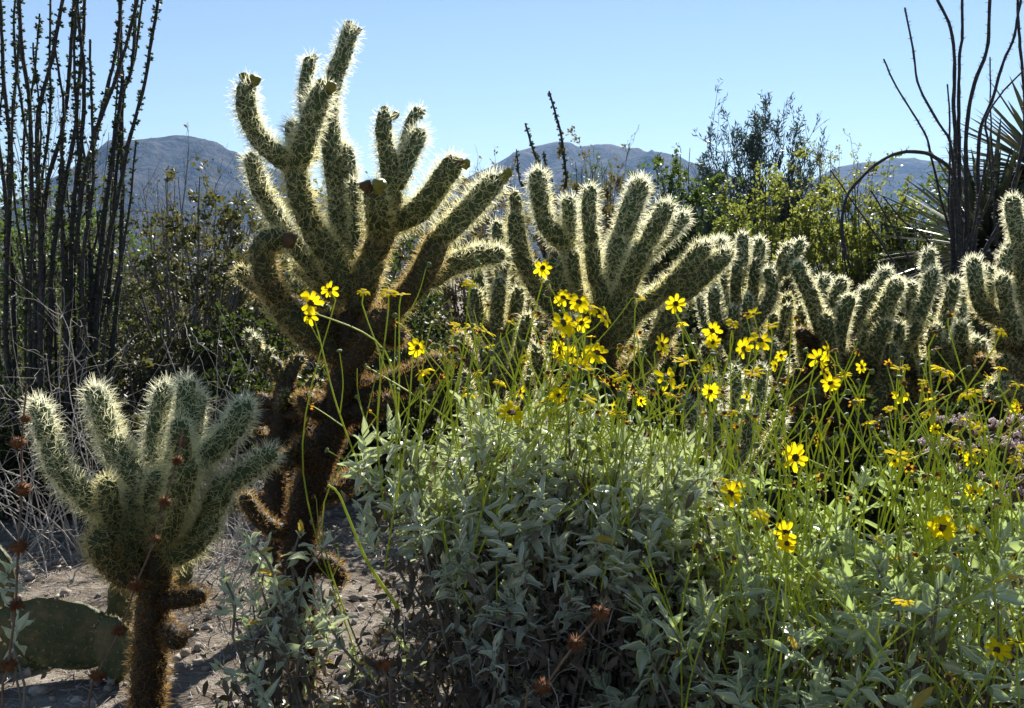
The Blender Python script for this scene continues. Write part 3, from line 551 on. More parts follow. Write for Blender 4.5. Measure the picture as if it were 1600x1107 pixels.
# ------------------------------------------------------------------ shrubs and trees
def shrub(name, label, cat, D, px, hw, ytop, leaf, nleaf, lsize, seed, nlimb=42, bark='bark_grey', twigs=7, tk=.22, ly=None, zlow=.08, up=.25, brad=.016, leafw=.34, spread=.05, ztip=.0, group=None, twr=.0035, pname='foliage', root_px=None):
    rng = np.random.default_rng(seed); H = P(px, ytop, D)[2]; w = hw * D / FPX; ly = ly or w * .8
    base = np.array((gx(px if root_px is None else root_px, D), D, 0)); root = thing(name, label, cat, base, group); org = base
    cz = H * (.5 + zlow / 2); ez = H * (.5 - zlow / 2) * 1.0
    g = unit(rng.normal(size=(nlimb, 3))); rr = rng.uniform(.35, 1, nlimb) ** .45
    tg = np.array((gx(px, D), D, cz)) + g * rr[:, None] * (w, ly, ez)
    st = base + rng.normal(0, 1, (nlimb, 3)) * (w * .1, ly * .1, 0)
    st[:, 2] = -.02
    mid = st * .55 + tg * .45 + rng.normal(0, .07, (nlimb, 3)) * w; mid[:, 2] += .12 * (tg[:, 2] - 0)
    t = np.linspace(0, 1, 9)[None, :, None]
    limb = (1 - t) ** 2 * st[:, None] + 2 * t * (1 - t) * mid[:, None] + t ** 2 * tg[:, None]
    limb[:, 1:-1] += rng.normal(0, .012, (nlimb, 7, 3)) * w
    rl = brad * rng.uniform(.6, 1.2, (nlimb, 1)) * np.linspace(1, .22, 9)[None]
    mb = MB(); tubes(mb, limb, rl, 4)
    nt_ = nlimb * twigs; li = np.repeat(np.arange(nlimb), twigs); tt = rng.uniform(.35, 1, nt_) * 7.99; i0 = tt.astype(int); fr = (tt - i0)[:, None]
    s = limb[li, i0] * (1 - fr) + limb[li, i0 + 1] * fr
    d = unit(unit(s - np.array((gx(px, D), D, cz * .8))) * .6 + rng.normal(0, .65, (nt_, 3)) + (0, 0, up))
    ln = tk * w * rng.uniform(.5, 1.25, nt_); tq = np.linspace(0, 1, 5)[None, :, None]
    tw = s[:, None] + d[:, None] * ln[:, None, None] * tq + (rng.normal(0, .12, (nt_, 1, 3)) + (0, 0, ztip)) * ln[:, None, None] * tq ** 2
    tw[:, 1:] += rng.normal(0, .03, (nt_, 4, 3)) * ln[:, None, None]
    tubes(mb, tw, twr * np.linspace(1, .4, 5)[None] * rng.uniform(.6, 1.2, (nt_, 1)), 3)
    kt = 3 if cat == 'tree' else 2; ns = nt_ * kt; si = np.repeat(np.arange(nt_), kt); ts = rng.integers(1, 5, ns); s2 = tw[si, ts]
    d2 = unit(np.repeat(d, kt, 0) * .7 + rng.normal(0, .6, (ns, 3)) + (0, 0, up)); l2 = np.repeat(ln, kt) * rng.uniform(.3, .7, ns)
    tw2 = s2[:, None] + d2[:, None] * l2[:, None, None] * np.linspace(0, 1, 4)[None, :, None] + rng.normal(0, .05, (ns, 4, 3)) * l2[:, None, None] * np.array((0, 1, 1, 1))[None, :, None]
    (tubes(mb, tw2, twr * .55 * np.linspace(1, .5, 4)[None], 3) if kt == 3 else tubes(mb, tw2[:, ::3], twr * .6 * np.array([[1, .5]]), 3))
    mb.build('trunk' if cat == 'tree' else 'branches', M[bark], root, org)
    if nleaf:
        nleaf = int(nleaf * .68); lsize *= 1.7; wgt = rng.uniform(.25, 1, nt_) ** 1.5; k = rng.choice(ns, nleaf, p=np.repeat(wgt, kt) / (kt * wgt.sum())); a = rng.uniform(0, 2.99, nleaf); b0 = a.astype(int); fr = (a - b0)[:, None]
        p = tw2[k, b0] * (1 - fr) + tw2[k, b0 + 1] * fr + rng.normal(0, spread, (nleaf, 3)) * w * .5
        p[:, 2] = np.maximum(p[:, 2], .03)
        Y = unit(d2[k] * .8 + rng.normal(0, .7, (nleaf, 3))); Z = unit(np.cross(Y, rng.normal(size=(nleaf, 3)))); X = np.cross(Y, Z)
        tv = np.array([(0, 0, 0), (leafw, .45, .1), (0, 1, 0), (-leafw, .45, .1)]); tf = np.array([(0, 1, 2), (0, 2, 3)])
        v, f = place(tv, tf, p, X, Y, Z, lsize * rng.uniform(.6, 1.3, nleaf))
        MB().add(v, f).build('crown' if cat == 'tree' else pname, M[leaf], root, org, kind='stuff')
    return root
BACK = 'scrub growing behind the chollas'
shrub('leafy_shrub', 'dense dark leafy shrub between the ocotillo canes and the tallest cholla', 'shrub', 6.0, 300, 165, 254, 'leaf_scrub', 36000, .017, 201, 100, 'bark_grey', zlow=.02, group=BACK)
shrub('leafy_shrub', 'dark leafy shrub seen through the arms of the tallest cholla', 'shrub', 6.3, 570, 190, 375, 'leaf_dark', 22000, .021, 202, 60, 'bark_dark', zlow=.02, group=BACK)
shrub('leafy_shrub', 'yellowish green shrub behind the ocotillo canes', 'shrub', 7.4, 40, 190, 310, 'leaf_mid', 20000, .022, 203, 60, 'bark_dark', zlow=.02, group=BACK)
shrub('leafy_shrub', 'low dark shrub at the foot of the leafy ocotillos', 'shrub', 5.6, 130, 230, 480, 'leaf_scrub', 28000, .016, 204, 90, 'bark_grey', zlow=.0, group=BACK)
shrub('bare_tree', 'wispy leafless tree rising beside the dark mountain hump', 'tree', 8.5, 262, 100, 200, 'leaf_brown', 500, .02, 205, 26, 'bark_grey', zlow=.35, tk=.5, twr=.0035, up=.7, brad=.013, ztip=.2)
shrub('bare_tree', 'wispy leafless tree behind the leafy ocotillo canes', 'tree', 9.0, 90, 130, 110, 'leaf_brown', 500, .02, 206, 26, 'bark_grey', zlow=.35, tk=.5, twr=.0035, up=.6, brad=.013, ztip=.2)
shrub('scrub_bush', 'brown dry bush below the left slope of the middle mountain', 'shrub', 12.5, 735, 120, 252, 'leaf_brown', 36000, .028, 207, 80, 'bark_grey', zlow=.0, group=BACK)
shrub('bare_tree', 'faint leafless treetop above the brown dry bush', 'tree', 16, 762, 60, 228, 'leaf_brown', 700, .035, 208, 26, 'bark_grey', zlow=.6, tk=.45, twr=.006, up=.5)
shrub('scrub_bush', 'olive brown bush with a dark core behind the fan-armed cholla', 'shrub', 12.0, 930, 130, 240, 'leaf_brown', 40000, .028, 209, 80, 'bark_dark', zlow=.0, group=BACK)
shrub('palo_verde_tree', 'airy green palo verde with thin twigs crossing the middle mountain', 'tree', 13.0, 955, 66, 205, 'leaf_mid', 5000, .03, 210, 34, 'bark_grey', zlow=.3, tk=.5, up=.7, leafw=.16, twr=.006, ztip=.1)
shrub('leafy_shrub', 'mid green rounded bush next to the blue green tree', 'shrub', 13.0, 1075, 115, 226, 'leaf_mid', 44000, .030, 211, 90, 'bark_dark', zlow=.0, group=BACK)
shrub('feathery_tree', 'blue green feathery tree with upright spiky sprays against the sky', 'tree', 16.0, 1172, 112, 188, 'leaf_blue', 36000, .06, 212, 100, 'bark_dark', zlow=.3, up=1.3, tk=.42, leafw=.10, twr=.008, ztip=.4, spread=.03)
shrub('creosote_bush', 'sunlit olive creosote bush with glinting yellow green leaves', 'shrub', 10.5, 1210, 120, 238, 'leaf_olive', 40000, .025, 213, 95, 'bark_dark', zlow=.0, group=BACK, up=.5)
shrub('creosote_bush', 'sunlit olive creosote bush under the arching ocotillo cane', 'shrub', 10.0, 1345, 110, 240, 'leaf_olive', 38000, .024, 214, 95, 'bark_dark', zlow=.0, group=BACK, up=.5)
shrub('bare_tree', 'thin bare grey tree between the feathery tree and the arching cane', 'tree', 12.5, 1305, 75, 200, 'leaf_olive', 7000, .022, 215, 36, 'bark_grey', zlow=.4, tk=.5, twr=.007, up=.6, ztip=.1)
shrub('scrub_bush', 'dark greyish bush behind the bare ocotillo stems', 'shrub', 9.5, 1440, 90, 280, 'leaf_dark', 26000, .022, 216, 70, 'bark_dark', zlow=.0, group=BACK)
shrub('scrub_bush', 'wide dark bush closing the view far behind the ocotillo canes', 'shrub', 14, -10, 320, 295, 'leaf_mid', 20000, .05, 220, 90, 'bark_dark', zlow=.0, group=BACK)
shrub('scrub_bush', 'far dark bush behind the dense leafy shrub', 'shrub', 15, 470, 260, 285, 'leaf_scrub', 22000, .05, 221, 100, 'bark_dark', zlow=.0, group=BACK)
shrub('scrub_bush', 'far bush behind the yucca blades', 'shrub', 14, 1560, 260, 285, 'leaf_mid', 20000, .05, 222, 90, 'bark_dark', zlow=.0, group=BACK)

for q_ in [('dark shrub added as shade behind the big crooked trunk', 5.4, 600, 190, 430, 231), ('dark shrub added as shade in the gap between the two tallest chollas', 5.2, 800, 170, 405, 232), ('dark shrub added as shade behind the trunk of the fan-armed cholla', 5.3, 1010, 180, 405, 233), ('dark shrub added as shade behind the narrow finger cholla', 5.5, 1200, 170, 425, 234), ('dark shrub added as shade behind the wide many-armed cholla', 5.5, 1380, 180, 435, 235), ('dark shrub added as shade behind the stacked-joint cholla', 5.4, 1560, 180, 415, 236), ('dark shrub added as shade behind the low brown cholla', 5.2, 420, 150, 470, 237), ('low dark shrub added as shade behind the small bushy cholla', 4.9, 200, 150, 560, 238), ('low dark shrub added as shade behind the reddish dried stalk', 4.9, 0, 140, 590, 239), ('low dark shrub added as shade at the foot of the fan-armed cholla', 3.2, 930, 130, 605, 241), ('low dark shrub added as shade at the foot of the wide many-armed cholla', 3.9, 1330, 150, 600, 243), ('low dark shrub added as shade at the foot of the dark-based cholla', 3.7, 1500, 110, 625, 245)]:  # dark shrubs added to stand in for the deep shade among the chollas
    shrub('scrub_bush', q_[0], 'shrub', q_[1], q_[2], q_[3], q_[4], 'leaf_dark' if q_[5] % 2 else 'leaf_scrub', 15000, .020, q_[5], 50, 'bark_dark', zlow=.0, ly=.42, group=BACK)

def dry_brush(label, D, px, hw, ytop, seed, n, ly, bark='twig_pale', r=.0035):
    rng = np.random.default_rng(seed); H = P(px, ytop, D)[2]; w = hw * D / FPX; base = np.array((gx(px, D), D, 0))
    root = thing('dry_brush', label, 'dry brush', base, 'leafless brush under the ocotillos')
    t = np.linspace(0, 1, 10)[None, :, None]
    st = base + rng.normal(0, 1, (n, 3)) * (w * .35, ly * .4, 0); tg = base + rng.uniform(-1, 1, (n, 3)) * (w, ly, 0); tg[:, 2] = H * rng.uniform(.15, 1, n) ** .8
    mid = (st + tg) / 2 + rng.normal(0, .2, (n, 3)) * w; mid[:, 2] = tg[:, 2] * rng.uniform(.5, 1.15, n); st[:, 2] = -.01
    A = (1 - t) ** 2 * st[:, None] + 2 * t * (1 - t) * mid[:, None] + t ** 2 * tg[:, None]; A[:, 1:] += np.cumsum(rng.normal(0, .008, (n, 9, 3)), 1)
    mb = MB(); tubes(mb, A, r * rng.uniform(.6, 1.3, (n, 1)) * np.linspace(1.2, .4, 10)[None], 5)
    m = n * 4; li = np.repeat(np.arange(n), 4); s = A[li, rng.integers(3, 10, m)]; d = unit(rng.normal(0, 1, (m, 3)) + (0, 0, .35)); l = rng.uniform(.08, .32, m)
    B = s[:, None] + d[:, None] * l[:, None, None] * np.linspace(0, 1, 7)[None, :, None]; B[:, 1:] += np.cumsum(rng.normal(0, .008, (m, 6, 3)), 1)
    tubes(mb, B, r * .55 * np.linspace(1, .4, 7)[None] * rng.uniform(.6, 1.2, (m, 1)), 4)
    k = m; s = B[np.arange(m), rng.integers(2, 7, k)]; d = unit(rng.normal(0, 1, (k, 3)) + (0, 0, .2)); l = rng.uniform(.04, .14, k)
    Cc = s[:, None] + d[:, None] * l[:, None, None] * np.linspace(0, 1, 4)[None, :, None]; Cc[:, 1:] += rng.normal(0, .006, (k, 3, 3))
    tubes(mb, Cc, r * .35 * np.linspace(1, .5, 4)[None], 3)
    mb.build('twigs', M[bark], root, base)
dry_brush('tangle of bleached leafless twigs behind the small cholla', 4.3, 110, 190, 470, 301, 26, .35, r=.0027)
dry_brush('bleached leafless twigs between the small cholla and the big trunk', 4.2, 350, 130, 520, 302, 26, .35, r=.0026)
dry_brush('grey leafless twigs lying at the foot of the ocotillos', 4.0, 60, 170, 640, 303, 14, .3, r=.003)
dry_brush('low heap of pale dead twigs by the big crooked trunk', 3.7, 385, 90, 760, 304, 20, .25, r=.0026)

# ------------------------------------------------------------------ yucca
def yucca():
    D = 7.6; rng = np.random.default_rng(8); root = thing('yucca_plant', 'large yucca with radiating stiff pointed blades behind the bare ocotillo', 'yucca', (gx(1590, D), D, 0)); org = np.array(root.location)
    c1, c2 = P(1545, 392, D), P(1632, 270, D + .1)
    mb = MB(); tubes(mb, np.array([spline([(org[0], D, -.05), (org[0] + .02, D, .6), c1 + (0, 0, -.05)], 8), spline([(org[0] + .1, D + .1, -.05), (org[0] + .2, D + .1, .9), c2 + (0, 0, -.05)], 8)]), np.full((2, 8), .10), 9); mb.build('trunk', M['bark_dark'], root, org)
    w = .030; ys = (0, .15, .5, .8, 1); ws = (.8, 1, .85, .5, .02); v = []; f = []
    for i, (y, q) in enumerate(zip(ys, ws)):
        z = -.05 * y * y; v += [(-w * q, y, z + .012 * q), (0, y, z), (w * q, y, z + .012 * q)]
        if i: a = 3 * i; f += [(a - 3, a - 2, a + 1, a), (a - 2, a - 1, a + 2, a + 1)]
    me = MB().add(np.array(v), np.array(f)).mesh('leaf', M['yucca'])
    for c, n, rad in ((c1, 158, .96), (c2, 140, .84)):
        for i in range(n):
            z = 1 - 1.45 * (i + .5) / n; a = i * 2.39996; h = math.sqrt(max(0, 1 - z * z)); d = Vector((h * math.cos(a), h * math.sin(a), z)) + Vector(rng.normal(0, .06, 3)); d.normalize()
            X = d.cross(Vector((0, 0, 1))).normalized(); Z = X.cross(d); l = rad * rng.uniform(.75, 1.1)
            m = Matrix((X, d, Z)).transposed().to_4x4() @ Matrix.Diagonal((1, l, 1, 1)); m.translation = Vector(c - org) + d * .06
            link('leaf', me, root, matrix=m)
yucca()

# ------------------------------------------------------------------ brittlebush
def leaf_template(rng, var, rows=7):
    cols = (-1, -.80, 0, .80, 1); ys = np.linspace(0, 1, rows); v = []; e = []; f = []
    wid = np.array((.035, .14, .205, .20, .155, .085, .004)) * rng.uniform(.7, 1.12)
    if rows == 4: wid = wid[[0, 2, 4, 6]]; ys = np.array((0, .33, .68, 1.))
    curl, fold, tw = rng.uniform(-.6, .35), rng.uniform(.1, .75), rng.normal(0, .5); ph = rng.uniform(0, 6)
    for i, y in enumerate(ys):
        for c in cols:
            x = c * wid[i]; z = abs(x) * fold + curl * y * y + .055 * math.sin(ph + y * 9 + c * 1.5) * abs(c)
            if abs(c) == 1: z += .045
            a = tw * y; v.append((x * math.cos(a) - 0 * z, y, z + x * math.sin(a))); e.append(1. if abs(c) == 1 else .35 if c == 0 else 0.)
        if i:
            for k in range(4): a = 5 * i + k; f += [(a - 5, a - 4, a + 1, a)]
    return np.array(v), np.array(f), np.array(e)
LT = [leaf_template(np.random.default_rng(400 + i), i) for i in range(10)]
LTB = [leaf_template(np.random.default_rng(400 + i), i, 4) for i in range(10)]      # the same leaves with fewer faces for the mass
def brittlebush(label, px, D, rx, ry, H, nros, seed, mats, n_ind=300, sparse=False, zmin=.12, tilt=(0, 0), dead=1800, lsc=1.0, upb=.75, low=.10):
    rng = np.random.default_rng(seed); base = np.array((gx(px, D), D, 0.)); root = thing('brittlebush', label, 'shrub', base, 'brittlebushes in the foreground'); org = base
    g = []
    while len(g) < nros:
        a = unit(rng.normal(size=3)); a[2] = abs(a[2]); a = a / (np.abs(a) ** 2.7).sum() ** (1 / 2.7)
        if a[2] < zmin and rng.random() > low: continue
        k = rng.uniform(.82, 1.06) if rng.random() < .72 else rng.uniform(.5, .85)
        g.append((a, k))
    A = np.array([q[0] for q in g]); K = np.array([q[1] for q in g]); lump = np.array([1 + .24 * noise.noise(Vector(a * 2.2) + Vector((seed, 0, 0))) for a in A])
    tip = base + A * (rx, ry, H) * (K * lump)[:, None] + np.stack([tilt[0] * A[:, 0] * 0, 0 * A[:, 0], tilt[1] * A[:, 0]], 1); tip[:, 2] = np.maximum(tip[:, 2], .06)
    nrm = unit(A / (rx, ry, H)); ax = unit(nrm * .5 + (0, 0, upb) + rng.normal(0, .28, (nros, 3)))
    t = np.linspace(0, 1, 8)[None, :, None]; st = base + rng.normal(0, .05, (nros, 3)) * (1, 1, 0); st[:, 2] = -.02
    mid = tip - ax * .32 * np.linalg.norm(tip - st, axis=1)[:, None]; limb = (1 - t) ** 2 * st[:, None] + 2 * t * (1 - t) * mid[:, None] + t ** 2 * tip[:, None]
    limb[:, 1:-1] += rng.normal(0, .006, (nros, 6, 3)); ms = min(nros, 260); mb = MB(); tubes(mb, limb[:ms], np.linspace(.005, .002, 8)[None] * rng.uniform(.7, 1.2, (ms, 1)), 5); mb.build('stems', M['stem'], root, org)
    # rosettes of leaves at the branch tips, a few along the last third
    pos = []; dirs = []; nor = []; ln = []; fac = []
    tocam = unit(np.array((0, 0, CAMZ)) - tip)
    for i in range(nros):
        X = unit(np.cross(ax[i], rng.normal(size=3))); Y = np.cross(ax[i], X); n = rng.integers(9, 15)
        for j in range(n):
            a = j * 2.39996 + rng.normal(0, .45); u = j / n; th = R(18 + 78 * u + rng.normal(0, 16)); o = np.cos(a) * X + np.sin(a) * Y
            d = unit(np.cos(th) * ax[i] + np.sin(th) * o + (0, 0, -.12 * u)); pos.append(tip[i] - ax[i] * (.07 * u + rng.uniform(0, .012))); dirs.append(d)
            nor.append(unit(np.cross(np.cross(d, ax[i] + rng.normal(0, .5, 3)), d))); ln.append(rng.uniform(.018, .050) * (.88 + .45 * u) * lsc)
            fac.append((nrm[i] @ tocam[i]) * .6 + .4 * nrm[i][2])
    pos, dirs, nor, ln, fac = map(np.array, (pos, dirs, nor, ln, fac)); Xs = np.cross(dirs, nor); N = len(pos)
    x_, y_, f_ = proj(pos); vis = (x_ > -10) & (x_ < 1610) & (y_ > -10) & (y_ < 1117)
    score = np.where(vis, ln / f_ * np.clip(fac + .5, .05, None), 0) * rng.uniform(.8, 1.2, N); order = np.argsort(-score); ind = set(order[:n_ind].tolist()); var = rng.integers(0, 10, N); yl = rng.random(N) < .03
    meshes = [MB().add(v, f, edge=e).mesh('leaf', M[mats], smooth=True) for v, f, e in LT]; my = MB().add(LT[0][0], LT[0][1], edge=LT[0][2]).mesh('yellow_leaf', M['leaf_yellow'], smooth=True)
    for i in order[:n_ind]:
        m = Matrix((Xs[i], dirs[i], nor[i])).transposed().to_4x4() @ Matrix.Scale(ln[i], 4); m.translation = Vector(pos[i] - org)
        link('leaf', my if yl[i] else meshes[var[i]], root, matrix=m)
    mb = MB(); rest = np.array([i for i in range(N) if i not in ind], int)
    for q in range(10):
        s = rest[var[rest] == q]
        if len(s): v, f = place(LTB[q][0], LTB[q][1], pos[s], Xs[s], dirs[s], nor[s], ln[s]); mb.add(v, f, edge=np.tile(LTB[q][2], len(s)))
    if mb.n: mb.build('foliage', M[mats], root, org, kind='stuff', smooth=True)
    if dead:      # withered grey leaves hanging on the lower stems, and the dry twigs in there
        li = rng.integers(0, nros, dead); tt = rng.integers(2, 7, dead); p = limb[li, tt] + rng.normal(0, .035, (dead, 3)); hf = dead // 2; aa = unit(rng.normal(size=(hf, 3))); aa = aa / (np.abs(aa) ** 2.7).sum(1, keepdims=True) ** (1 / 2.7); p[:hf] = base + aa * rng.uniform(.6, .95, (hf, 1)) * (rx, ry, H * .84); p[:, 2] = np.maximum(np.abs(p[:, 2]), .02)
        Y = unit(rng.normal(0, .6, (dead, 3)) + (0, 0, -.8)); Z = unit(np.cross(Y, rng.normal(size=(dead, 3)))); X = np.cross(Y, Z)
        tv = np.array([(0, 0, 0), (.16, .35, .1), (-.16, .35, .1), (.13, .7, .05), (-.13, .7, .05), (0, 1, -.15)]); tf = np.array([(0, 1, 2), (1, 3, 2), (2, 3, 4), (3, 5, 4)])
        v, f = place(tv, tf, p, X, Y, Z, rng.uniform(.02, .045, dead)); MB().add(v, f).build('withered_leaves', M['leaf_dead'], root, org, kind='stuff')
        m = dead // 8; s = limb[rng.integers(0, nros, m), rng.integers(1, 6, m)]; s[:m // 2] = p[:m // 2]; d = unit(rng.normal(0, 1, (m, 3)) * (1, 1, .6)); l = rng.uniform(.04, .16, m)
        B = s[:, None] + d[:, None] * l[:, None, None] * np.linspace(0, 1, 4)[None, :, None]; B[:, 1:] += rng.normal(0, .006, (m, 3, 3)); B[..., 2] = np.maximum(B[..., 2], .004)
        mb = MB(); tubes(mb, B, .0011 * np.linspace(1, .5, 4)[None], 4); mb.build('dry_twigs', M['twig_pale'], root, org, kind='stuff')
    root['_tips'] = 0; del root['_tips']
    return root, base, limb
b_main, base_main, limb_main = brittlebush('large domed brittlebush with silvery leaves below the chollas', 880, 2.05, .53, .46, .93, 820, 501, 'leaf', dead=15000, zmin=.82, upb=.9, low=.025)
b_right, base_right, limb_right = brittlebush('greener brittlebush thick with yellow green flower stalks beside the pinkish buckwheat', 1385, 1.80, .54, .42, .82, 680, 502, 'leaf_green', dead=7000, zmin=.36, upb=.9)
b_left, base_left, limb_left = brittlebush('sparse brittlebush with blue grey sprigs in front of the big cholla trunk', 425, 1.95, .15, .2, .72, 34, 503, 'leaf', n_ind=280, dead=1200, zmin=.3)
b_edge, base_edge, limb_edge = brittlebush('single pale brittlebush sprig under the reddish dried flower stalk', 8, 1.75, .07, .08, .66, 5, 504, 'leaf', n_ind=80, dead=40, zmin=.7)

# flowers ------------------------------------------------------------
def petal_mesh(name, m, droop):
    ys = (0, .3, .65, .92, 1.0); ws = (.09, .17, .20, .13, .06); v = []; f = []
    for i, (y, w) in enumerate(zip(ys, ws)):
        z = .10 * math.sin(y * 2.2) - droop * y * y; v += [(-w, .22 + y * .78, z), (0, .22 + y * .78 - (.05 if i == 4 else 0), z + .03), (w, .22 + y * .78, z)]
        if i: a = 3 * i; f += [(a - 3, a - 2, a + 1, a), (a - 2, a - 1, a + 2, a + 1)]
    return MB().add(np.array(v), np.array(f)).mesh(name, m, smooth=True)
PET = [petal_mesh('petal', M['petal'], d) for d in (.0, .15, .35)]; PETO = [petal_mesh('petal', M['petal_old'], d) for d in (.3, .7)]
bv, bf = ball(9, 6)
dv = bv.copy(); dv[:, 2] = np.where(dv[:, 2] > 0, dv[:, 2] * .16, dv[:, 2] * .17); DISC = MB().add(dv * .31, bf).mesh('flower', M['disc'])
sv = bv.copy(); sv = sv * (.30, .30, .22) * (1 + np.random.default_rng(1).normal(0, .12, (len(bv), 1))); SEED = MB().add(sv, bf).mesh('withered_head', M['disc'])
kv = bv.copy(); kv[:, 2] = np.where(kv[:, 2] > 0, kv[:, 2] * .45, kv[:, 2] * .8); BUD = MB().add(kv, bf).mesh('flower_bud', M['budg'], smooth=True)
frng = np.random.default_rng(77); count = {}
def head(root, base, p, nrm, r, kind):
    z = Vector(nrm).normalized(); m = z.to_track_quat('Z', 'Y').to_matrix().to_4x4() @ Matrix.Rotation(frng.uniform(0, 6), 4, 'Z') @ Matrix.Scale(r, 4); m.translation = Vector(p - base)
    if kind == 'bud': return link('flower_bud', BUD, root, matrix=m)
    o = link('flower' if kind == 'fresh' else 'withered_head', DISC if kind == 'fresh' else SEED, root, matrix=m)
    n = int(frng.integers(8, 12)) if kind == 'fresh' else int(frng.integers(4, 8)); pm = PET[frng.integers(0, 3)] if kind == 'fresh' else PETO[frng.integers(0, 2)]
    for i in range(n):
        if frng.random() < (.08 if kind == 'fresh' else .2): continue
        s = frng.uniform(.85, 1.1) * (1 if kind == 'fresh' else .62)
        link('petal', pm, o, matrix=Matrix.Rotation(2 * math.pi * (i + frng.uniform(-.2, .2)) / n, 4, 'Z') @ Matrix.Rotation(frng.normal(0, .15), 4, 'X') @ Matrix.Scale(s, 4))
    return o
FL = [(516, 453, 15, 'f'), (486, 474, 16, 'f'), (484, 493, 15, 'f'), (568, 456, 11, 's'), (607, 458, 13, 's'), (627, 460, 13, 's'), (735, 442, 13, 's'), (848, 419, 13, 'f'), (880, 465, 14, 'f'), (905, 472, 17, 'f'), (922, 482, 14, 's'), (880, 505, 22, 'f'), (909, 505, 15, 'f'), (945, 496, 14, 'f'), (842, 490, 12, 'b'), (735, 512, 15, 's'), (760, 518, 14, 's'), (652, 543, 15, 'f'), (712, 545, 16, 'b'), (783, 517, 13, 'b'), (662, 582, 15, 's'), (875, 545, 13, 'f'), (845, 535, 11, 'b'), (908, 574, 17, 's'), (932, 552, 18, 'f'), (968, 588, 16, 's'), (1035, 538, 18, 'f'), (1042, 590, 18, 'f'), (1070, 565, 19, 's'), (1056, 475, 15, 'f'), (1113, 517, 15, 'f'), (1066, 506, 11, 's'), (1000, 465, 10, 's'), (1145, 505, 11, 's'), (1162, 545, 18, 'f'), (1188, 532, 19, 'f'), (1178, 583, 18, 's'), (1205, 509, 13, 's'), (1110, 612, 15, 'f'), (1132, 645, 13, 'b'), (1243, 497, 9, 'b'), (1280, 560, 18, 'f'), (1287, 580, 17, 'f'), (1293, 550, 14, 'f'), (1311, 592, 13, 'b'), (1356, 660, 14, 's'), (1405, 711, 19, 's'), (1430, 731, 12, 'b'), (1475, 579, 18, 's'), (1478, 592, 14, 'b'), (1514, 614, 16, 's'), (1243, 715, 19, 'f'), (1138, 750, 19, 's'), (1142, 771, 21, 'f'), (1186, 804, 16, 's'), (1228, 832, 18, 'f'), (1230, 850, 14, 'f'), (1198, 826, 13, 'b'), (1285, 770, 13, 'b'), (1329, 777, 14, 'b'), (1473, 825, 18, 'f'), (1494, 800, 12, 'b'), (1527, 833, 15, 's'), (1522, 770, 15, 'f'), (1586, 870, 14, 'b'), (1558, 1016, 24, 's'), (1590, 1004, 16, 's'), (1410, 941, 19, 's'), (1482, 1060, 16, 'b'), (1091, 853, 14, 'b'), (799, 645, 22, 's'), (849, 628, 19, 's'), (922, 624, 14, 's'), (1280, 690, 14, 'f'), (1240, 758, 11, 'b'), (1110, 795, 11, 'b'), (1147, 872, 12, 'b'), (1600, 700, 12, 's'), (1545, 590, 9, 's'), (1300, 655, 11, 'b'), (1240, 640, 12, 'b'), (1210, 600, 13, 'b'), (1000, 520, 11, 'b'), (1060, 620, 13, 'b'), (1180, 650, 13, 'b'), (1155, 700, 11, 'b'), (1530, 670, 11, 's'), (1390, 640, 11, 's'), (690, 590, 11, 'b'), (820, 560, 11, 's'), (575, 640, 10, 'b')]
for _ in range(105):          # the smaller blooms and spent heads scattered through the tangle of stalks
    u = frng.random(); px = 640 + 960 * u ** .75; py = frng.uniform(470, 640) + (px - 640) * .17 * frng.random() + (0 if frng.random() < .75 else 110 * u)
    FL.append((px, py, frng.uniform(7.5, 13), frng.choice(['f', 'f', 's', 's', 'b', 'b', 'b'])))
def stalk_end(px, py):
    if px < 1120 or (px < 1230 and py < 600): return b_main, base_main, limb_main, 1.95
    return b_right, base_right, limb_right, 1.72
stk = {}
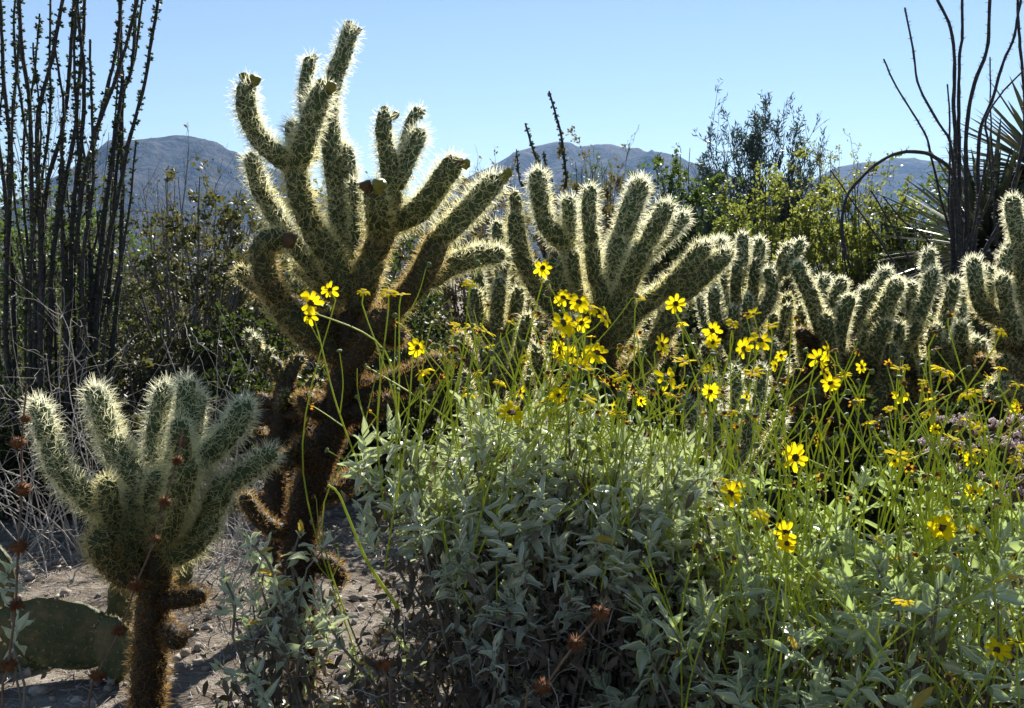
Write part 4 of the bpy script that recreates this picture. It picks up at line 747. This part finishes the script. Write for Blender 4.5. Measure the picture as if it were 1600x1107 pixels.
for (px, py, r, k) in FL:
    root, base, limb, D0 = stalk_end(px, py); D = D0 + frng.uniform(-.14, .22); p = P(px, py, D); ell = (.53, .46, .93) if root is b_main else (.54, .42, .82)
    while D > 1.2 and (np.abs((p - base) / ell) ** 2.7).sum() < 1.45: D -= .02; p = P(px, py, D)
    if k == 'f': nrm = np.array((frng.normal(0, .35), -1, frng.uniform(-.1, .7)))
    elif k == 's': nrm = np.array((frng.normal(0, .35), -.25 + frng.normal(0, .2), 1))
    else: nrm = np.array((frng.normal(0, .6), -.5, frng.uniform(-.2, 1)))
    if k == 'f': nrm[0] = frng.normal(0, .7)
    rm = (1.1 if k == 'b' else 1.1) * r * D / FPX * frng.uniform(.85, 1.15); head(root, base, p, nrm, rm, 'withered' if k == 'b' else 'fresh')
    # the stalk: from a branch of the bush up to the back of the flower
    tips = limb[:, -1]; dx = np.abs(tips[:, 0] - p[0] * .92 - base[0] * .08 - frng.normal(0, .09)) + .5 * np.abs(tips[:, 1] - p[1]) + np.where(tips[:, 2] > p[2] - .10, 3, 0) + frng.uniform(0, .06, len(tips))
    st = limb[np.argmin(dx), -2]
    end = p - unit(nrm) * rm * .08; h = np.linalg.norm(end - st); mid = (st + end) / 2 + frng.normal(0, .09, 3) * h + (0, 0, .06 * h)
    C = spline([st, mid, end - unit(nrm) * .02 + (0, 0, -.012), end], 16); mb = MB(); tubes(mb, C[None], np.linspace(.0022, .0013, 16)[None], 5); nb = int(frng.integers(1, 4)); tipsb = []
    for _ in range(nb):
        i = int(frng.integers(4, 13)); s = C[i]; T = unit(C[i + 1] - C[i]); d = unit(T + frng.normal(0, .5, 3) * (1, .8, .4) + (0, 0, .2)); l = frng.uniform(.05, .17) * min(1, h / .2)
        e = s + d * l; B = spline([s, s + d * l * .55 + frng.normal(0, .004, 3), e, e + (d * .3 + np.array((frng.normal(0, 1), frng.normal(0, 1), -.2))) * .008], 9); tubes(mb, B[None], np.linspace(.0013, .0008, 9)[None], 4); tipsb.append((B[-1], unit(B[-1] - B[-2])))
    mb.build('flower_stalk', M['stalk'], root, base, smooth=True)
    for q, d in tipsb:
        u = frng.random(); head(root, base, q, d, frng.uniform(.0045, .0075) if u < .8 else frng.uniform(.011, .017), 'bud' if u < .8 else 'withered')
# bare curving stalks without traced flowers: side shoots crowded over the right bush
for i in range(200):
    right = i < 135; root, base, limb = (b_right, base_right, limb_right) if right else (b_main, base_main, limb_main)
    j = int(frng.integers(0, len(limb))); st = limb[j, -2]
    if st[2] < (.42 if right else .6): continue
    l = frng.uniform(.14, .34); d = unit(np.array((frng.normal(.2, .6), frng.normal(0, .4), 1))); end = st + d * l; mid = st + d * l * .5 + frng.normal(0, .025, 3)
    C = spline([st, mid, end], 12); mb = MB(); tubes(mb, C[None], np.linspace(.0021, .0012, 12)[None], 5); tb = [(end, d)]
    for _ in range(int(frng.integers(1, 4))):
        k = int(frng.integers(4, 10)); dd = unit(d + frng.normal(0, .55, 3)); ll = frng.uniform(.04, .12); e = C[k] + dd * ll
        B = spline([C[k], C[k] + dd * ll * .5 + frng.normal(0, .004, 3), e], 7); tubes(mb, B[None], np.linspace(.0012, .0008, 7)[None], 4); tb.append((e, dd))
    mb.build('flower_stalk', M['stalk'], root, base, smooth=True)
    for q, dd in tb:
        if frng.random() < .75: head(root, base, q, dd, frng.uniform(.0045, .007), 'bud')
# the long yellowish shoot bending out of the silvery bush
C = spline([P(622, 950, 1.62), P(575, 880, 1.60), P(545, 810, 1.60), P(528, 770, 1.60), P(512, 758, 1.60)], 20); mb = MB(); tubes(mb, C[None], np.linspace(.0032, .0018, 20)[None], 6); mb.build('flower_stalk', M['stalk'], b_main, base_main, smooth=True)

# ------------------------------------------------------------------ dried sage stalks with whorled heads
def dried_stalk(label, D, pts, heads, seed, extra):
    rng = np.random.default_rng(seed); root = thing('dried_flower_stalk', label, 'dried flower', (P(*pts[-1], D)[0], D, 0), 'dried whorled flower stalks'); org = np.array(root.location)
    c = np.array([P(x, y, D) for x, y in pts] + [(org[0] + extra, D, -.02)]); C = spline(c, 40); mb = MB(); tubes(mb, C[None], np.linspace(.0016, .0030, 40)[None], 6); mb.build('stem', M['stem_dry'], root, org, smooth=True)
    for (x, y, r) in heads:
        q = P(x, y, D); r_ = r * D / FPX; n = 150; d = unit(rng.normal(size=(n, 3)) * (1, 1, .6)); X = unit(np.cross(d, rng.normal(size=(n, 3)))); Y = np.cross(d, X); l = r_ * rng.uniform(.7, 1.1, n)[:, None]; w = r_ * .09
        b = q + d * r_ * .3; vv = np.stack([b + X * w, b - X * w * .5 + Y * w, b - X * w * .5 - Y * w, q + d * l], 1).reshape(-1, 3)
        f = (np.array([(0, 1, 3), (1, 2, 3), (2, 0, 3)])[None] + np.arange(n)[:, None, None] * 4).reshape(-1, 3)
        core = bv * r_ * (.55, .55, .4) + q; mb = MB(); mb.add(vv, f); mb.add(core, bf); mb.build('flower_head', M['head_dry'], root, org)
dried_stalk('upright dried stalk with a row of reddish brown whorled heads before the prickly pear', 1.7, [(42, 600), (34, 690), (34, 765), (28, 860), (24, 950), (12, 1045), (4, 1110)], [(40, 655, 10), (28, 693, 15), (35, 765, 16), (30, 855, 18), (25, 945, 15), (13, 1040, 17)], 601, 0)
dried_stalk('slanting dried stalk with brown whorled heads crossing the small cholla trunk', 1.9, [(286, 668), (276, 720), (257, 785), (235, 860), (212, 915), (190, 980), (152, 1055), (138, 1110)], [(277, 720, 11), (257, 785, 13), (243, 843, 9), (212, 914, 16), (186, 985, 14), (152, 1055, 16)], 602, -.03)
dried_stalk('short dried stalk with round brown heads poking out of the shaded brittlebush base', 1.42, [(948, 930), (938, 958), (900, 1005), (850, 1075), (820, 1112)], [(938, 958, 17), (900, 1006, 18), (848, 1074, 18)], 603, -.04)
dried_stalk('single crumpled brown seed head in the dark beside the silvery bush', 1.6, [(600, 1030), (604, 1060), (610, 1110)], [(601, 1038, 16)], 604, 0)

# ------------------------------------------------------------------ buckwheat
def buckwheat():
    D = 2.45; rng = np.random.default_rng(9); root = thing('buckwheat_shrub', 'buckwheat shrub with faded pinkish white flower clusters behind the green stalks', 'shrub', (gx(1545, D), D, 0)); org = np.array(root.location)
    H = [(1470, 655, 13), (1500, 656, 15), (1520, 668, 18), (1486, 690, 16), (1462, 702, 13), (1540, 690, 15), (1556, 662, 15), (1588, 656, 16), (1602, 668, 16), (1574, 692, 16), (1600, 700, 14), (1515, 650, 10), (1512, 700, 14), (1445, 690, 11)]
    H += [(rng.uniform(1450, 1640), rng.uniform(690, 800), rng.uniform(9, 15)) for _ in range(26)] + [(rng.uniform(1590, 1680), rng.uniform(640, 690), 14) for _ in range(8)]
    for (x, y, r) in H:
        q = P(x, y, D + rng.uniform(-.12, .16)); r_ = r * D / FPX; mid = np.array((org[0] + (q[0] - org[0]) * .5, D + (q[1] - D) * .4, q[2] * .6)) + rng.normal(0, .02, 3)
        mb = MB(); tubes(mb, spline([(org[0] + rng.normal(0, .03), D + rng.normal(0, .03), -.01), mid, q], 12)[None], np.linspace(.002, .001, 12)[None], 4); n = 46
        p = q + unit(rng.normal(size=(n, 3))) * (1, 1, .6) * r_ * rng.uniform(.4, 1, (n, 1)); tubes(mb, np.stack([np.broadcast_to(q - (0, 0, r_ * .8), (n, 3)), p], 1), np.full((n, 2), .0005), 3); st = mb.build('stem', M['stem_dry'], root, org)
        X, Y, Z = rand_axes(rng, n); v, f = place(OCT + 0, OCTF, p, X, Y, Z, rng.uniform(.0026, .0048, n)); MB().add(v, f).build('flower_cluster', M['buck'], st, org)
    n = 9000; p = org + unit(rng.normal(size=(n, 3))) * rng.uniform(.2, 1, (n, 1)) ** .6 * (.30, .26, .72); p[:, 2] = np.abs(p[:, 2]); X, Y, Z = rand_axes(rng, n, .8)
    tv = np.array([(0, 0, 0), (.13, .5, .05), (0, 1, 0), (-.13, .5, .05)]); v, f = place(tv, np.array([(0, 1, 2), (0, 2, 3)]), p, X, Y, Z, rng.uniform(.010, .018, n)); MB().add(v, f).build('foliage', M['buck_leaf'], root, org, kind='stuff')
buckwheat()

# ------------------------------------------------------------------ gravel and rocks
rng = np.random.default_rng(12)
n = 7000; g = np.stack([rng.uniform(-3.2, 1.6, n), 2.2 + 4.2 * rng.random(n) ** 1.4, np.zeros(n)], 1); s = .003 + .030 * rng.random(n) ** 5
g[:, 2] = s * .25 + np.array([.03 * noise.noise(Vector((x * 1.3, y * 1.3, 3.1))) for x, y, _ in g]); X, Y, Z = rand_axes(rng, n)
tv = OCT * (1, .8, .65); v, f = place(tv, OCTF, g, X, Y, Z, s); v += rng.normal(0, .0012, v.shape)
MB().add(v, f).build('gravel', M['stone'], kind='stuff')
# fallen twigs, dead leaves and joints littering the soil
n = 6000; g = np.stack([rng.uniform(-2.6, .5, n), 2.1 + 3.6 * rng.random(n) ** 1.3, np.zeros(n)], 1); g[:, 2] = .006 + np.array([.03 * noise.noise(Vector((x * 1.3, y * 1.3, 3.1))) for x, y, _ in g])
a = rng.uniform(0, 6.28, n); d = np.stack([np.cos(a), np.sin(a), rng.normal(0, .10, n)], 1); l = rng.uniform(.02, .11, n)
B = g[:, None] + d[:, None] * l[:, None, None] * np.linspace(0, 1, 3)[None, :, None] + rng.normal(0, .004, (n, 3, 3)); mb = MB(); tubes(mb, B, rng.uniform(.0007, .0022, (n, 1)) * np.linspace(1, .6, 3)[None], 3)
mb.build('plant_litter', M['twig_pale'], kind='stuff')
rv, rf = ball(9, 6)
for x, y, rpx, lab in [(187, 1062, 13, 'small rounded pale rock between the prickly pear and the small cholla trunk'), (60, 1085, 16, 'largest pale rock on the gravel below the broad prickly pear pad'), (120, 1098, 12, 'flat pale rock on the gravel between the largest rock and the cholla trunk')]:
    d = CAMZ / math.tan(math.atan((y - CY) / FPX) + PITCH); r_ = rpx * d / FPX; v = rv * (1, .8, .6) * r_ * (1 + rng.normal(0, .12, (len(rv), 1))); p = P(x, y, d)
    o = MB().add(v, rf).build('rock', M['stone']); o.location = (p[0], p[1], r_ * .25); o['label'] = lab; o['category'] = 'rock'; o['group'] = 'rocks by the prickly pear'

# ------------------------------------------------------------------ haze: the dry air between here and the mountains
def haze():
    m, nt, out = mat('desert_air'); v = nd(nt, 'ShaderNodeVolumePrincipled'); v.inputs['Color'].default_value = (.30, .55, 1, 1); v.inputs['Density'].default_value = 1.0e-4; v.inputs['Anisotropy'].default_value = 0.2
    nt.links.new(v.outputs[0], out.inputs['Volume'])
    a = np.array([(x, y, z) for z in (-16, 480) for y in (-5400, 5400) for x in (-5400, 5400)], float)
    f = np.array([(0, 2, 3, 1), (4, 5, 7, 6), (0, 1, 5, 4), (2, 6, 7, 3), (0, 4, 6, 2), (1, 3, 7, 5)])
    MB().add(a, f).build('haze', m, kind='stuff')
haze()
